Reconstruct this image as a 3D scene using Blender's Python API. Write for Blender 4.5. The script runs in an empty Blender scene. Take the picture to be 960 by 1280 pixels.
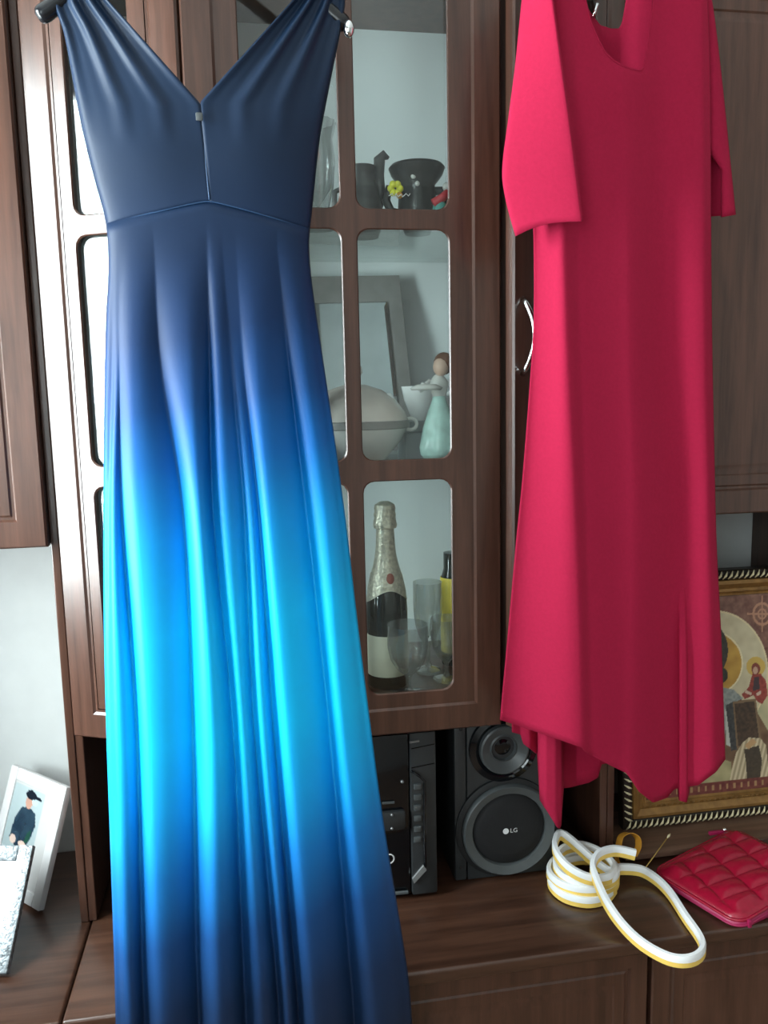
import bpy, bmesh, math, random
from mathutils import Vector, Matrix
random.seed(7)
S = 0.82          # calibrated units -> metres
ZO = 0.54         # floor lies ZO below the calibrated zero
scene = bpy.context.scene
C = scene.collection

def T(p):
    return Vector((S*p[0], S*p[1], S*(p[2]+ZO)))

# ------------------------------------------------------------------ camera
FPX = 1000.0
CX, CY, CZ = -0.0842, -1.5056, 1.3
YAW, PITCH, ROLL = 0.16402, 0.13789, -0.021396
fw = Vector((math.sin(YAW)*math.cos(PITCH), math.cos(YAW)*math.cos(PITCH), -math.sin(PITCH)))
rt = Vector((math.cos(YAW), -math.sin(YAW), 0)); up = rt.cross(fw)
cr, sr = math.cos(ROLL), math.sin(ROLL)
rt, up = cr*rt+sr*up, -sr*rt+cr*up
cam_d = bpy.data.cameras.new('camera'); cam = bpy.data.objects.new('camera', cam_d); C.objects.link(cam)
cam_d.sensor_fit = 'VERTICAL'; cam_d.sensor_height = 24.0; cam_d.lens = 24.0*FPX/1280.0
cam_d.clip_start = 0.05
m = Matrix((rt, up, -fw)).transposed().to_4x4(); m.translation = T((CX, CY, CZ)); cam.matrix_world = m
scene.camera = cam
# ------------------------------------------------------------------ world, daylight, exposure
world = bpy.data.worlds.new('world'); scene.world = world; world.use_nodes = True
world.node_tree.nodes['Background'].inputs[0].default_value = (0.75, 0.87, 1.0, 1)
world.node_tree.nodes['Background'].inputs[1].default_value = 1.0
WX = -1.35; WY0, WY1 = -0.74, -0.02; WZ0, WZ1 = 0.70, 2.3      # window in the left wall
VY0, VY1 = -3.75, -2.2                                       # added unseen window along that wall, put in to brighten the left cabinet
for nm, a, b, en in (('window_daylight', WY0, WY1, 74), ('added_window_fill', VY0, VY1, 44)):
    ld = bpy.data.lights.new(nm, 'AREA'); lo = bpy.data.objects.new(nm, ld); C.objects.link(lo)
    ld.shape = 'RECTANGLE'; ld.size = S*(b-a); ld.size_y = S*(WZ1-WZ0); ld.energy = en; ld.color = (0.90, 0.96, 1.0)
    lo.location = T((WX-0.085, (a+b)/2, (WZ0+WZ1)/2)); lo.rotation_euler = (math.pi/2, 0, -math.pi/2)
scene.view_settings.view_transform = 'Standard'; scene.view_settings.look = 'None'
scene.view_settings.gamma = 1.0; scene.view_settings.use_curve_mapping = False
scene.view_settings.exposure = 0.45
try:
    scene.cycles.use_denoising = True; scene.cycles.transparent_max_bounces = 40
except Exception:
    pass

# ------------------------------------------------------------------ pixel -> place helpers (frame 960 x 1280)
def ray(x, y): return fw*FPX+(x-480)*rt+(640-y)*up
CP = Vector((CX, CY, CZ))
def at(x, y, Y):
    d = ray(x, y); return CP+d*((Y-CY)/d.y)
def atz(x, y, z):
    d = ray(x, y); return CP+d*((z-CZ)/d.z)
def interp(pts, t):
    if t <= pts[0][0]: return pts[0][1]
    for (a, b), (c, d) in zip(pts, pts[1:]):
        if t <= c: return b+(d-b)*(t-a)/(c-a) if c > a else d
    return pts[-1][1]
def sinterp(pts, t):
    """smooth (Catmull-Rom) interpolation"""
    n = len(pts)
    if t <= pts[0][0]: return pts[0][1]
    if t >= pts[-1][0]: return pts[-1][1]
    for i in range(n-1):
        if t <= pts[i+1][0]:
            x0, y0 = pts[i]; x1, y1 = pts[i+1]; h = x1-x0
            m0 = (y1-pts[i-1][1])/(x1-pts[i-1][0]) if i > 0 else (y1-y0)/h
            m1 = (pts[i+2][1]-y0)/(pts[i+2][0]-x0) if i+2 < n else (y1-y0)/h
            s = (t-x0)/h
            return (2*s**3-3*s*s+1)*y0+(s**3-2*s*s+s)*h*m0+(-2*s**3+3*s*s)*y1+(s**3-s*s)*h*m1

# ------------------------------------------------------------------ materials
MATS = {}
def new_mat(name):
    mt = bpy.data.materials.new(name); mt.use_nodes = True
    nt = mt.node_tree; b = nt.nodes['Principled BSDF']; MATS[name] = mt
    return mt, nt, b
def plain(name, col, rough=0.5, metal=0.0, spec=0.5, var=0.12, vscale=30, bump=0.0, sheen=0.0, coat=0.0, trans=0.0):
    mt, nt, b = new_mat(name)
    N = nt.nodes; L = nt.links
    tc = N.new('ShaderNodeTexCoord'); nz = N.new('ShaderNodeTexNoise'); nz.inputs['Scale'].default_value = vscale
    nz.inputs['Detail'].default_value = 4
    L.new(tc.outputs['Object'], nz.inputs['Vector'])
    rp = N.new('ShaderNodeValToRGB'); e = rp.color_ramp.elements
    e[0].position, e[1].position = 0.3, 0.7
    e[0].color = tuple(c*(1-var) for c in col)+(1,); e[1].color = tuple(min(1, c*(1+var)) for c in col)+(1,)
    L.new(nz.outputs['Fac'], rp.inputs['Fac']); L.new(rp.outputs['Color'], b.inputs['Base Color'])
    b.inputs['Roughness'].default_value = rough; b.inputs['Metallic'].default_value = metal
    b.inputs['Specular IOR Level'].default_value = spec
    b.inputs['Coat Weight'].default_value = coat; b.inputs['Sheen Weight'].default_value = sheen
    b.inputs['Transmission Weight'].default_value = trans
    if bump:
        bp = N.new('ShaderNodeBump'); bp.inputs['Strength'].default_value = bump; bp.inputs['Distance'].default_value = 0.002
        L.new(nz.outputs['Fac'], bp.inputs['Height']); L.new(bp.outputs['Normal'], b.inputs['Normal'])
    return mt
def wood(name, dark, light, axis='z', rough=0.3, spec=0.5, coat=0.35):
    mt, nt, b = new_mat(name); N = nt.nodes; L = nt.links
    tc = N.new('ShaderNodeTexCoord'); mp = N.new('ShaderNodeMapping')
    mp.inputs['Scale'].default_value = {'z': (26, 26, 1.6), 'x': (1.6, 26, 26)}[axis]
    L.new(tc.outputs['Object'], mp.inputs['Vector'])
    nz = N.new('ShaderNodeTexNoise'); nz.inputs['Scale'].default_value = 2.2; nz.inputs['Detail'].default_value = 7; nz.inputs['Distortion'].default_value = 0.5
    L.new(mp.outputs['Vector'], nz.inputs['Vector'])
    n2 = N.new('ShaderNodeTexNoise'); n2.inputs['Scale'].default_value = 14; n2.inputs['Detail'].default_value = 3
    L.new(mp.outputs['Vector'], n2.inputs['Vector'])
    mx = N.new('ShaderNodeMath'); mx.operation = 'MULTIPLY_ADD'; mx.inputs[1].default_value = 0.3; L.new(n2.outputs['Fac'], mx.inputs[0]); L.new(nz.outputs['Fac'], mx.inputs[2])
    rp = N.new('ShaderNodeValToRGB'); e = rp.color_ramp.elements
    e[0].position, e[1].position = 0.42, 0.85; e[0].color = dark+(1,); e[1].color = light+(1,)
    L.new(mx.outputs[0], rp.inputs['Fac']); L.new(rp.outputs['Color'], b.inputs['Base Color'])
    b.inputs['Roughness'].default_value = rough; b.inputs['Specular IOR Level'].default_value = spec
    b.inputs['Coat Weight'].default_value = coat; b.inputs['Coat Roughness'].default_value = 0.22
    bp = N.new('ShaderNodeBump'); bp.inputs['Strength'].default_value = 0.06; bp.inputs['Distance'].default_value = 0.001
    L.new(n2.outputs['Fac'], bp.inputs['Height']); L.new(bp.outputs['Normal'], b.inputs['Normal'])
    return mt
def clear(name, tint=(1, 1, 1), ior=1.5, rough=0.02):
    mt = bpy.data.materials.new(name); mt.use_nodes = True; nt = mt.node_tree; N = nt.nodes; L = nt.links
    N.remove(N['Principled BSDF']); out = N['Material Output']
    tr = N.new('ShaderNodeBsdfTransparent'); tr.inputs[0].default_value = tint+(1,)
    gl = N.new('ShaderNodeBsdfGlossy'); gl.inputs['Roughness'].default_value = rough
    lw = N.new('ShaderNodeLayerWeight'); lw.inputs['Blend'].default_value = 0.5
    pw = N.new('ShaderNodeMath'); pw.operation = 'POWER'; pw.inputs[1].default_value = 4.5 if ior < 2 else 2.6; L.new(lw.outputs['Facing'], pw.inputs[0])
    f0 = ((ior-1)/(ior+1))**2
    fr = N.new('ShaderNodeMath'); fr.operation = 'MULTIPLY_ADD'; fr.inputs[1].default_value = 1-f0; fr.inputs[2].default_value = f0; L.new(pw.outputs[0], fr.inputs[0])
    mx = N.new('ShaderNodeMixShader'); L.new(fr.outputs[0], mx.inputs[0]); L.new(tr.outputs[0], mx.inputs[1]); L.new(gl.outputs[0], mx.inputs[2])
    L.new(mx.outputs[0], out.inputs['Surface']); MATS[name] = mt
    return mt
def cut_crystal(name):
    mt = clear(name, (0.95, 0.965, 0.965), 2.1, 0.06); nt = mt.node_tree; N = nt.nodes; L = nt.links
    out = N['Material Output']; src = out.inputs['Surface'].links[0].from_socket
    df = N.new('ShaderNodeBsdfTranslucent'); df.inputs[0].default_value = (0.85, 0.88, 0.88, 1)
    mx = N.new('ShaderNodeMixShader'); mx.inputs[0].default_value = 0.13
    L.new(src, mx.inputs[1]); L.new(df.outputs[0], mx.inputs[2]); L.new(mx.outputs[0], out.inputs['Surface'])
def painted(name, rough=0.35, coat=0.0):
    """colour taken from the mesh's own painted print"""
    mt, nt, b = new_mat(name)
    a = nt.nodes.new('ShaderNodeVertexColor'); a.layer_name = 'print'
    nt.links.new(a.outputs['Color'], b.inputs['Base Color']); b.inputs['Roughness'].default_value = rough
    b.inputs['Coat Weight'].default_value = coat
    return mt
def lin(r, g, b):
    f = lambda c: (c/255/12.92 if c/255 <= 0.04045 else ((c/255+0.055)/1.055)**2.4)
    return (f(r), f(g), f(b))

wood('walnut', (0.046, 0.0185, 0.0110), (0.098, 0.042, 0.027), 'z', 0.30)
wood('walnut_top', (0.034, 0.0135, 0.0078), (0.080, 0.035, 0.0205), 'x', 0.32)
wood('plinth_wood', (0.085, 0.042, 0.027), (0.17, 0.092, 0.060), 'x', 0.4)
wood('walnut_inside', (0.030, 0.014, 0.009), (0.070, 0.034, 0.022), 'z', 0.5)
plain('cabinet_back', (0.86, 0.91, 0.92), 0.6, var=0.04, vscale=3)
plain('wallpaper', (0.60, 0.62, 0.61), 0.8, var=0.03, vscale=18, bump=0.15)
plain('room_wall', (0.52, 0.51, 0.49), 0.85, var=0.03)
plain('ceiling_white', (0.82, 0.82, 0.80), 0.9, var=0.02)
wood('floor_boards', (0.14, 0.075, 0.04), (0.27, 0.16, 0.09), 'x', 0.45)
clear('pane_glass', (0.95, 0.98, 0.97), 1.5, 0.01)
cut_crystal('crystal')
plain('red_knit', lin(164, 28, 62), 0.9, spec=0.15, var=0.05, vscale=220, bump=0.15, sheen=0.0)
plain('black_plastic', (0.008, 0.009, 0.012), 0.25, var=0.05)
plain('matte_black', (0.010, 0.011, 0.012), 0.55, var=0.08)
plain('gloss_black', (0.004, 0.005, 0.007), 0.08, var=0.05)
plain('charcoal', (0.028, 0.031, 0.033), 0.42, var=0.1)
plain('grey_plastic', (0.072, 0.080, 0.082), 0.4, var=0.08)
plain('silver_plastic', (0.32, 0.33, 0.33), 0.35, metal=0.5, var=0.05)
plain('mesh_cloth', (0.006, 0.006, 0.007), 0.8, var=0.3, vscale=400)
plain('chrome', (0.85, 0.87, 0.88), 0.12, metal=1.0, var=0.02)
plain('frame_white', (0.56, 0.55, 0.545), 0.45, var=0.03)
plain('white_satin', (0.88, 0.88, 0.88), 0.35, var=0.02)
plain('white_gloss', (0.90, 0.90, 0.90), 0.2, var=0.02)
plain('logo_white', (0.75, 0.75, 0.75), 0.4, var=0.02)
plain('led_white', (0.88, 0.89, 0.90), 0.35, var=0.02, vscale=60)
plain('led_yellow', lin(244, 206, 104), 0.4, var=0.05, vscale=60)
plain('gold_frame', lin(148, 108, 58), 0.38, metal=0.35, var=0.25, vscale=60, bump=0.3)
plain('gold_pale', lin(240, 226, 184), 0.35, metal=0.1, var=0.15, vscale=90)
plain('frame_dark', (0.018, 0.011, 0.007), 0.4, var=0.2)
plain('gold_ribbon', lin(214, 150, 52), 0.35, metal=0.2, var=0.1)
plain('gold_wire', lin(205, 170, 95), 0.35, metal=0.4, var=0.05)
plain('red_leather', lin(150, 14, 44), 0.27, var=0.12, vscale=90, bump=0.12, spec=0.5)
plain('leather_edge', lin(156, 26, 76), 0.42, var=0.08, vscale=60)
plain('foil_silver', lin(222, 214, 194), 0.32, metal=0.5, var=0.25, vscale=170, bump=1.0)
plain('bottle_glass', (0.006, 0.010, 0.007), 0.06, var=0.1)
plain('label_cream', lin(205, 200, 178), 0.6, var=0.05)
plain('label_yellow', lin(228, 200, 60), 0.5, var=0.08)
plain('seal_red', lin(150, 80, 66), 0.5, var=0.2)
plain('dark_ceramic', (0.022, 0.024, 0.025), 0.3, var=0.3, vscale=40)
plain('grey_ceramic', (0.075, 0.078, 0.080), 0.35, var=0.35, vscale=40)
plain('porcelain', (0.72, 0.71, 0.68), 0.22, var=0.04)
plain('porcelain_pink', (0.66, 0.60, 0.55), 0.25, var=0.05)
plain('taupe', (0.26, 0.25, 0.24), 0.45, var=0.1)
plain('grey_card', (0.30, 0.33, 0.34), 0.5, var=0.08)
plain('mirror_grey', (0.42, 0.47, 0.48), 0.15, var=0.05)
plain('turquoise_glaze', lin(200, 236, 228), 0.25, var=0.14, vscale=45)
plain('skin_glaze', lin(226, 190, 170), 0.3, var=0.05)
plain('hair_brown', lin(120, 78, 58), 0.45, var=0.2)
plain('yellow_glaze', lin(220, 220, 60), 0.4, var=0.2, vscale=90)
plain('red_glaze', lin(214, 60, 70), 0.4, var=0.1)
plain('teal_glaze', lin(90, 170, 160), 0.4, var=0.1)
plain('orange_glaze', lin(224, 160, 60), 0.4, var=0.1)
plain('silver_glitter', (0.30, 0.33, 0.35), 0.35, metal=0.5, var=0.6, vscale=160, bump=1.0)
plain('seam_blue', lin(28, 62, 98), 0.5, var=0.05)
painted('icon_print', 0.45, 0.1)
painted('photo_print', 0.25, 0.3)

def ombre_mat():
    mt, nt, b = new_mat('ombre_satin'); N = nt.nodes; L = nt.links
    g = N.new('ShaderNodeNewGeometry'); sx = N.new('ShaderNodeSeparateXYZ'); L.new(g.outputs['Position'], sx.inputs[0])
    nz = N.new('ShaderNodeTexNoise'); nz.inputs['Scale'].default_value = 5; L.new(g.outputs['Position'], nz.inputs['Vector'])
    ma = N.new('ShaderNodeMath'); ma.operation = 'MULTIPLY_ADD'; ma.inputs[1].default_value = 0.05
    tl = N.new('ShaderNodeMath'); tl.operation = 'MULTIPLY_ADD'; tl.inputs[1].default_value = -0.12
    L.new(sx.outputs['X'], tl.inputs[0]); L.new(sx.outputs['Z'], tl.inputs[2])
    L.new(nz.outputs['Fac'], ma.inputs[0]); L.new(tl.outputs[0], ma.inputs[2])
    # dye lies level on the skirt: metres of height -> colour
    keys = [(-80, lin(16, 38, 62)), (200, lin(13, 35, 61)), (300, lin(11, 37, 69)), (400, lin(8, 46, 90)), (490, lin(4, 68, 128)), (560, lin(2, 100, 176)),
            (650, lin(0, 152, 228)), (760, lin(2, 188, 250)), (890, lin(4, 190, 252)), (970, lin(10, 164, 236)), (1050, lin(16, 116, 190)),
            (1130, lin(20, 70, 126)), (1220, lin(22, 48, 84)), (1330, lin(20, 38, 64))]
    zs = []
    for py, c in keys:
        zs.append((T(at(300, py, interp(AX, py)))[2], c))
    z0, z1 = zs[-1][0], zs[0][0]
    mr = N.new('ShaderNodeMapRange'); mr.inputs['From Min'].default_value = z0+0.025; mr.inputs['From Max'].default_value = z1+0.025
    L.new(ma.outputs[0], mr.inputs['Value'])
    rp = N.new('ShaderNodeValToRGB'); e = rp.color_ramp.elements
    zs = zs[::-1]
    e[0].position = 0; e[0].color = zs[0][1]+(1,); e[1].position = 1; e[1].color = zs[-1][1]+(1,)
    for z, c in zs[1:-1]:
        k = e.new((z-z0)/(z1-z0)); k.color = c+(1,)
    L.new(mr.outputs[0], rp.inputs['Fac']); L.new(rp.outputs['Color'], b.inputs['Base Color'])
    b.inputs['Roughness'].default_value = 0.52; b.inputs['Specular IOR Level'].default_value = 0.28
    b.inputs['Sheen Weight'].default_value = 0.0
    return mt
AX = [(-120, -0.075), (0, -0.08), (280, -0.10), (640, -0.135), (900, -0.165), (1100, -0.195), (1280, -0.205), (1700, -0.21)]
ombre_mat()

# ------------------------------------------------------------------ mesh helpers
WL = {}
def thing(name, base, label, cat, group=None, kind=None):
    o = bpy.data.objects.new(name, None); C.objects.link(o); o.location = T(base); WL[o.name] = T(base)
    o.empty_display_size = 0.03
    tag(o, label, cat, group, kind); return o
def tag(o, label=None, cat=None, group=None, kind=None):
    if label: o['label'] = label
    if cat: o['category'] = cat
    if group: o['group'] = group
    if kind: o['kind'] = kind
    return o
class MB:
    def __init__(s): s.bm = bmesh.new()
    def v(s, p): return s.bm.verts.new(T(p))
    def f(s, vs):
        try: return s.bm.faces.new(vs)
        except ValueError: return None
    def box(s, x0, x1, y0, y1, z0, z1, b=0.0, fn=None, seg=2):
        P = [(x, y, z) for x in (x0, x1) for y in (y0, y1) for z in (z0, z1)]
        if fn: P = [fn(*p) for p in P]
        vs = [s.v(p) for p in P]
        fs = [s.f([vs[i] for i in q]) for q in ((0, 1, 3, 2), (4, 6, 7, 5), (0, 4, 5, 1), (2, 3, 7, 6), (0, 2, 6, 4), (1, 5, 7, 3))]
        if b: 
            es = list({e for f in fs for e in f.edges})
            bmesh.ops.bevel(s.bm, geom=es, offset=b*S, segments=seg, affect='EDGES', profile=0.5)
        return s
    def prism(s, poly, z0, z1, b=0.0):
        lo_ = [s.v((x, y, z0)) for x, y in poly]; hi = [s.v((x, y, z1)) for x, y in poly]
        n = len(poly); s.f(lo_[::-1]); s.f(hi)
        for i in range(n): s.f([lo_[i], lo_[(i+1) % n], hi[(i+1) % n], hi[i]])
        return s
    def slab(s, corners, thick, b=0.0):
        """corners: 4 points of the front face; extruded backwards (away from camera) by thick"""
        c = [Vector(p) for p in corners]; n = (c[1]-c[0]).cross(c[3]-c[0]).normalized()
        if n.dot(CP-c[0]) > 0: n = -n
        fr = [s.v(p) for p in c]; bk = [s.v(p+n*thick) for p in c]
        fs = [s.f(fr), s.f(bk[::-1])]+[s.f([fr[i], bk[i], bk[(i+1) % 4], fr[(i+1) % 4]]) for i in range(4)]
        if b: bmesh.ops.bevel(s.bm, geom=list({e for f in fs for e in f.edges}), offset=b*S, segments=2, affect='EDGES', profile=0.5)
        return s
    def lathe(s, prof, cx, cy, z, n=28, axis=None, sx=1.0, sy=1.0, a0=0.0, flute=None):
        """prof [(r,h)]; axis None = vertical; axis = (e1,e2,e3) frame vectors, centre (cx,cy,z)"""
        c = Vector((cx, cy, z)); E = axis or (Vector((1, 0, 0)), Vector((0, 1, 0)), Vector((0, 0, 1)))
        rings = []
        for k, (r, h) in enumerate(prof):
            if r < 1e-6: rings.append([s.v(c+E[2]*h)])
            else:
                ring = []
                for i in range(n):
                    t = a0+2*math.pi*i/n; rr = r*(flute(i, k) if flute else 1)
                    ring.append(s.v(c+E[0]*(rr*sx*math.cos(t))+E[1]*(rr*sy*math.sin(t))+E[2]*h))
                rings.append(ring)
        for a, b in zip(rings, rings[1:]):
            for i in range(n):
                j = (i+1) % n
                if len(a) == 1 and len(b) == 1: break
                if len(a) == 1: s.f([a[0], b[i], b[j]])
                elif len(b) == 1: s.f([a[i], a[j], b[0]])
                else: s.f([a[i], a[j], b[j], b[i]])
        return s
    def sweep(s, path, prof, upv=Vector((0, 0, 1)), closed=False, caps=True):
        """profile points (side, up) swept along the path with a fixed up vector"""
        path = [Vector(p) for p in path]; n = len(path); rings = []
        for i, p in enumerate(path):
            a = path[(i-1) % n] if closed or i else path[i]; b = path[(i+1) % n] if closed or i < n-1 else path[i]
            t = (b-a).normalized(); sd = t.cross(upv)
            sd = sd.normalized() if sd.length > 1e-5 else Vector((1, 0, 0)); u = sd.cross(t).normalized()
            rings.append([s.v(p+sd*q[0]+u*q[1]) for q in prof])
        k = len(prof)
        for i in range(n if closed else n-1):
            a, b = rings[i], rings[(i+1) % n]
            for j in range(k): s.f([a[j], a[(j+1) % k], b[(j+1) % k], b[j]])
        if caps and not closed: s.f(rings[0][::-1]); s.f(rings[-1])
        return s
    def tube(s, path, r, n=8, closed=False, upv=Vector((0, 0, 1))):
        rr = r if callable(r) else (lambda i: r)
        if not callable(r):
            return s.sweep(path, [(r*math.cos(2*math.pi*k/n), r*math.sin(2*math.pi*k/n)) for k in range(n)], upv, closed)
        path = [Vector(p) for p in path]; rings = []; N_ = len(path)
        for i, p in enumerate(path):
            t = (path[min(i+1, N_-1)]-path[max(i-1, 0)]).normalized(); sd = t.cross(upv)
            sd = sd.normalized() if sd.length > 1e-5 else Vector((1, 0, 0)); u = sd.cross(t)
            rings.append([s.v(p+sd*(rr(i)*math.cos(2*math.pi*k/n))+u*(rr(i)*math.sin(2*math.pi*k/n))) for k in range(n)])
        for a, b in zip(rings, rings[1:]):
            for j in range(n): s.f([a[j], a[(j+1) % n], b[(j+1) % n], b[j]])
        s.f(rings[0][::-1]); s.f(rings[-1]); return s
    def ball(s, c, r, n=12, m_=8, sx=1, sy=1, sz=1):
        prof = [(0 if k in (0, m_) else r*math.sin(math.pi*k/m_), -r*sz*math.cos(math.pi*k/m_)) for k in range(m_+1)]
        return s.lathe(prof, c[0], c[1], c[2], n, sx=sx, sy=sy)
    def grid(s, nu, nv, fn, close=False):
        g = [[s.v(fn(i, j)) for j in range(nv)] for i in range(nu)]
        for i in range(nu-1):
            for j in range(nv-1): s.f([g[i][j], g[i+1][j], g[i+1][j+1], g[i][j+1]])
        return g
    def build(s, name, mat, parent=None, smooth=False, base=None, colors=None, angle=None, solid=0.0):
        bmesh.ops.recalc_face_normals(s.bm, faces=s.bm.faces[:])
        off = Vector((0, 0, 0))
        root = parent
        while root is not None and root.parent is not None: root = root.parent
        if root is not None: off = WL[root.name]
        elif base is not None: off = T(base)
        for v in s.bm.verts: v.co -= off
        me = bpy.data.meshes.new(name); s.bm.to_mesh(me); s.bm.free()
        o = bpy.data.objects.new(name, me); C.objects.link(o); me.materials.append(MATS[mat])
        if parent is not None: o.parent = parent
        else: o.location = off; WL[o.name] = off.copy()
        if smooth:
            for p in me.polygons: p.use_smooth = True
            if angle: me.set_sharp_from_angle(angle=math.radians(angle))
        if solid:
            sm = o.modifiers.new('thickness', 'SOLIDIFY'); sm.thickness = solid; sm.offset = 0
        if colors is not None:
            ca = me.color_attributes.new('print', 'FLOAT_COLOR', 'POINT')
            for i, c in enumerate(colors): ca.data[i].color = (c[0], c[1], c[2], 1)
        return o
def struct(o): o['kind'] = 'structure'; return o

# ------------------------------------------------------------------ the room
X0, X1, Y0, Y1, Z0, Z1 = WX, 2.9, -3.95, 0.45, -ZO, 2.72
struct(MB().box(X0-.15, X1+.1, Y0-.1, Y1+.1, Z0-.1, Z0).build('floor', 'floor_boards', base=(0, -1, Z0-.1)))
struct(MB().box(X0-.15, X1+.1, Y0-.1, Y1+.1, Z1, Z1+.1).build('ceiling', 'ceiling_white', base=(0, -1, Z1)))
struct(MB().box(X0-.15, X1+.1, Y1, Y1+.1, Z0, Z1).build('wall_back', 'wallpaper', base=(0, Y1, Z0)))
struct(MB().box(X0-.15, X1+.1, Y0-.1, Y0, Z0, Z1).build('wall_front', 'room_wall', base=(0, Y0, Z0)))
struct(MB().box(X1, X1+.1, Y0, Y1, Z0, Z1).build('wall_right', 'room_wall', base=(X1, -1, Z0)))
wl = MB()
wl.box(X0-.15, X0, Y0, VY0, Z0, Z1).box(X0-.15, X0, VY1, WY0, Z0, Z1).box(X0-.15, X0, WY1, Y1, Z0, Z1)
for a, b in ((WY0, WY1), (VY0, VY1)):
    wl.box(X0-.15, X0, a, b, Z0, WZ0).box(X0-.15, X0, a, b, WZ1, Z1)
struct(wl.build('wall_left', 'room_wall', base=(X0, -1, Z0)))
for wn, wa, wb in (('window_1', WY0, WY1), ('added_window', VY0, VY1)):  # the one at VY0..VY1 is an added opening for the fill light
    win = thing(wn, (X0-.08, (wa+wb)/2, WZ0), None, None, kind='structure'); wm = (wa+wb)/2
    fr = MB()
    for a, b, c, d in ((wa, wa+.04, WZ0, WZ1), (wb-.04, wb, WZ0, WZ1), (wa, wb, WZ0, WZ0+.04), (wa, wb, WZ1-.04, WZ1), (wm-.02, wm+.02, WZ0, WZ1)):
        fr.box(X0-.07, X0-.02, a, b, c, d, .006)
    fr.build('window_frame', 'white_satin', win)
    MB().box(X0-.05, X0-.045, wa+.04, wm-.02, WZ0+.04, WZ1-.04).build('pane', 'pane_glass', win)
    MB().box(X0-.05, X0-.045, wm+.02, wb-.04, WZ0+.04, WZ1-.04).build('pane', 'pane_glass', win)
    MB().box(X0-.06, X0+.10, wa-.04, wb+.04, WZ0-.04, WZ0, .008).build('window_sill', 'white_satin', win)

# ------------------------------------------------------------------ door builders
def rr_pair(s0, s1, z0, z1, r, O, n=4):
    """rounded rectangle and the matching points on the outer rectangle O"""
    I, U = [], []
    for (cx, cz, ox, oz, a0) in ((s1-r, z1-r, O[1], O[3], 0), (s0+r, z1-r, O[0], O[3], 90), (s0+r, z0+r, O[0], O[2], 180), (s1-r, z0+r, O[1], O[2], 270)):
        for k in range(n+1):
            t = math.radians(a0+90*k/n); I.append((cx+r*math.cos(t), cz+r*math.sin(t)))
            horiz_first = a0 in (0, 180)      # arc starts on the vertical side
            h = n/2
            if horiz_first:
                U.append((ox, cz+(oz-cz)*min(1, k/h)) if k <= h else (ox+(cx-ox)*(k-h)/h, oz))
            else:
                U.append((cx+(ox-cx)*min(1, k/h), oz) if k <= h else (ox, oz+(cz-oz)*(k-h)/h))
    return I, U
def loop_faces(mb, A, B):
    n = len(A)
    for i in range(n): mb.f([A[i], A[(i+1) % n], B[(i+1) % n], B[i]])
def glass_door(root, fn, W, z0, z1, cols, rows, g, name='door', t=0.022, field=0.0028):
    """fn(s, d, z) places door coordinates: s across, d into the cabinet"""
    mb = MB(); V = lambda s, d, z: mb.v(fn(s, d, z))
    ring = lambda o, d: [V(o, d, z0+o), V(W-o, d, z0+o), V(W-o, d, z1-o), V(o, d, z1-o)]
    seq = [ring(0, t), ring(0, .004), ring(.0035, 0), ring(g-.004, 0), ring(g+.001, field+.0006), ring(g+.004, field+.0006), ring(g+.008, field)]
    for a, b in zip(seq, seq[1:]): loop_faces(mb, a, b)
    G = (g+.008, W-g-.008, z0+g+.008, z1-g-.008)
    cb = [G[0]]+[(a[1]+b[0])/2 for a, b in zip(cols, cols[1:])]+[G[1]]
    rb = [G[2]]+[(a[1]+b[0])/2 for a, b in zip(rows, rows[1:])]+[G[3]]
    for i, (s0, s1) in enumerate(cols):
        for j, (a0, a1) in enumerate(rows):
            O = (cb[i], cb[i+1], rb[j], rb[j+1])
            I, U = rr_pair(s0, s1, a0, a1, .022, O)
            c = ((s0+s1)/2, (a0+a1)/2)
            def grow(P, e):
                return [(x+math.copysign(e, x-c[0]), z+math.copysign(e, z-c[1])) for x, z in P]
            L = [[V(x, field, z) for x, z in U], [V(x, field, z) for x, z in grow(I, .004)], [V(x, field+.0025, z) for x, z in grow(I, .002)],
                 [V(x, field+.0105, z) for x, z in grow(I, -.006)], [V(x, t, z) for x, z in grow(I, -.006)]]
            for a, b in zip(L, L[1:]): loop_faces(mb, a, b)
            Ob = (0 if i == 0 else cb[i], W if i == len(cols)-1 else cb[i+1], z0 if j == 0 else rb[j], z1 if j == len(rows)-1 else rb[j+1])
            _, Ub = rr_pair(s0, s1, a0, a1, .022, Ob)
            loop_faces(mb, L[-1], [V(x, t, z) for x, z in Ub])
    bmesh.ops.remove_doubles(mb.bm, verts=mb.bm.verts[:], dist=1e-5)
    d = mb.build(name, 'walnut', root, smooth=True, angle=25)
    for s0, s1 in cols:
        for a0, a1 in rows:
            p = MB(); p.box(s0-.002, s1+.002, .0145, .0175, a0-.002, a1+.002, fn=fn)
            p.build('glass_pane', 'pane_glass', d)
    return d
def panel_door(root, x0, x1, yf, z0, z1, name='door', t=0.022, g=.05, mat='walnut'):
    mb = MB()
    ring = lambda o, d: [mb.v((x0+o, yf+d, z0+o)), mb.v((x1-o, yf+d, z0+o)), mb.v((x1-o, yf+d, z1-o)), mb.v((x0+o, yf+d, z1-o))]
    seq = [ring(0, t), ring(0, .004), ring(.0035, 0), ring(g, 0), ring(g+.004, .006), ring(g+.009, .006), ring(g+.013, .0035), ring(g+.034, .0035),
           ring(g+.037, .007), ring(g+.041, .007), ring(g+.055, .002), ring(g+.06, .0015)]
    for a, b in zip(seq, seq[1:]): loop_faces(mb, a, b)
    mb.f(seq[-1]); mb.f(seq[0][::-1])
    return mb.build(name, mat, root, smooth=True, angle=20)

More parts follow.
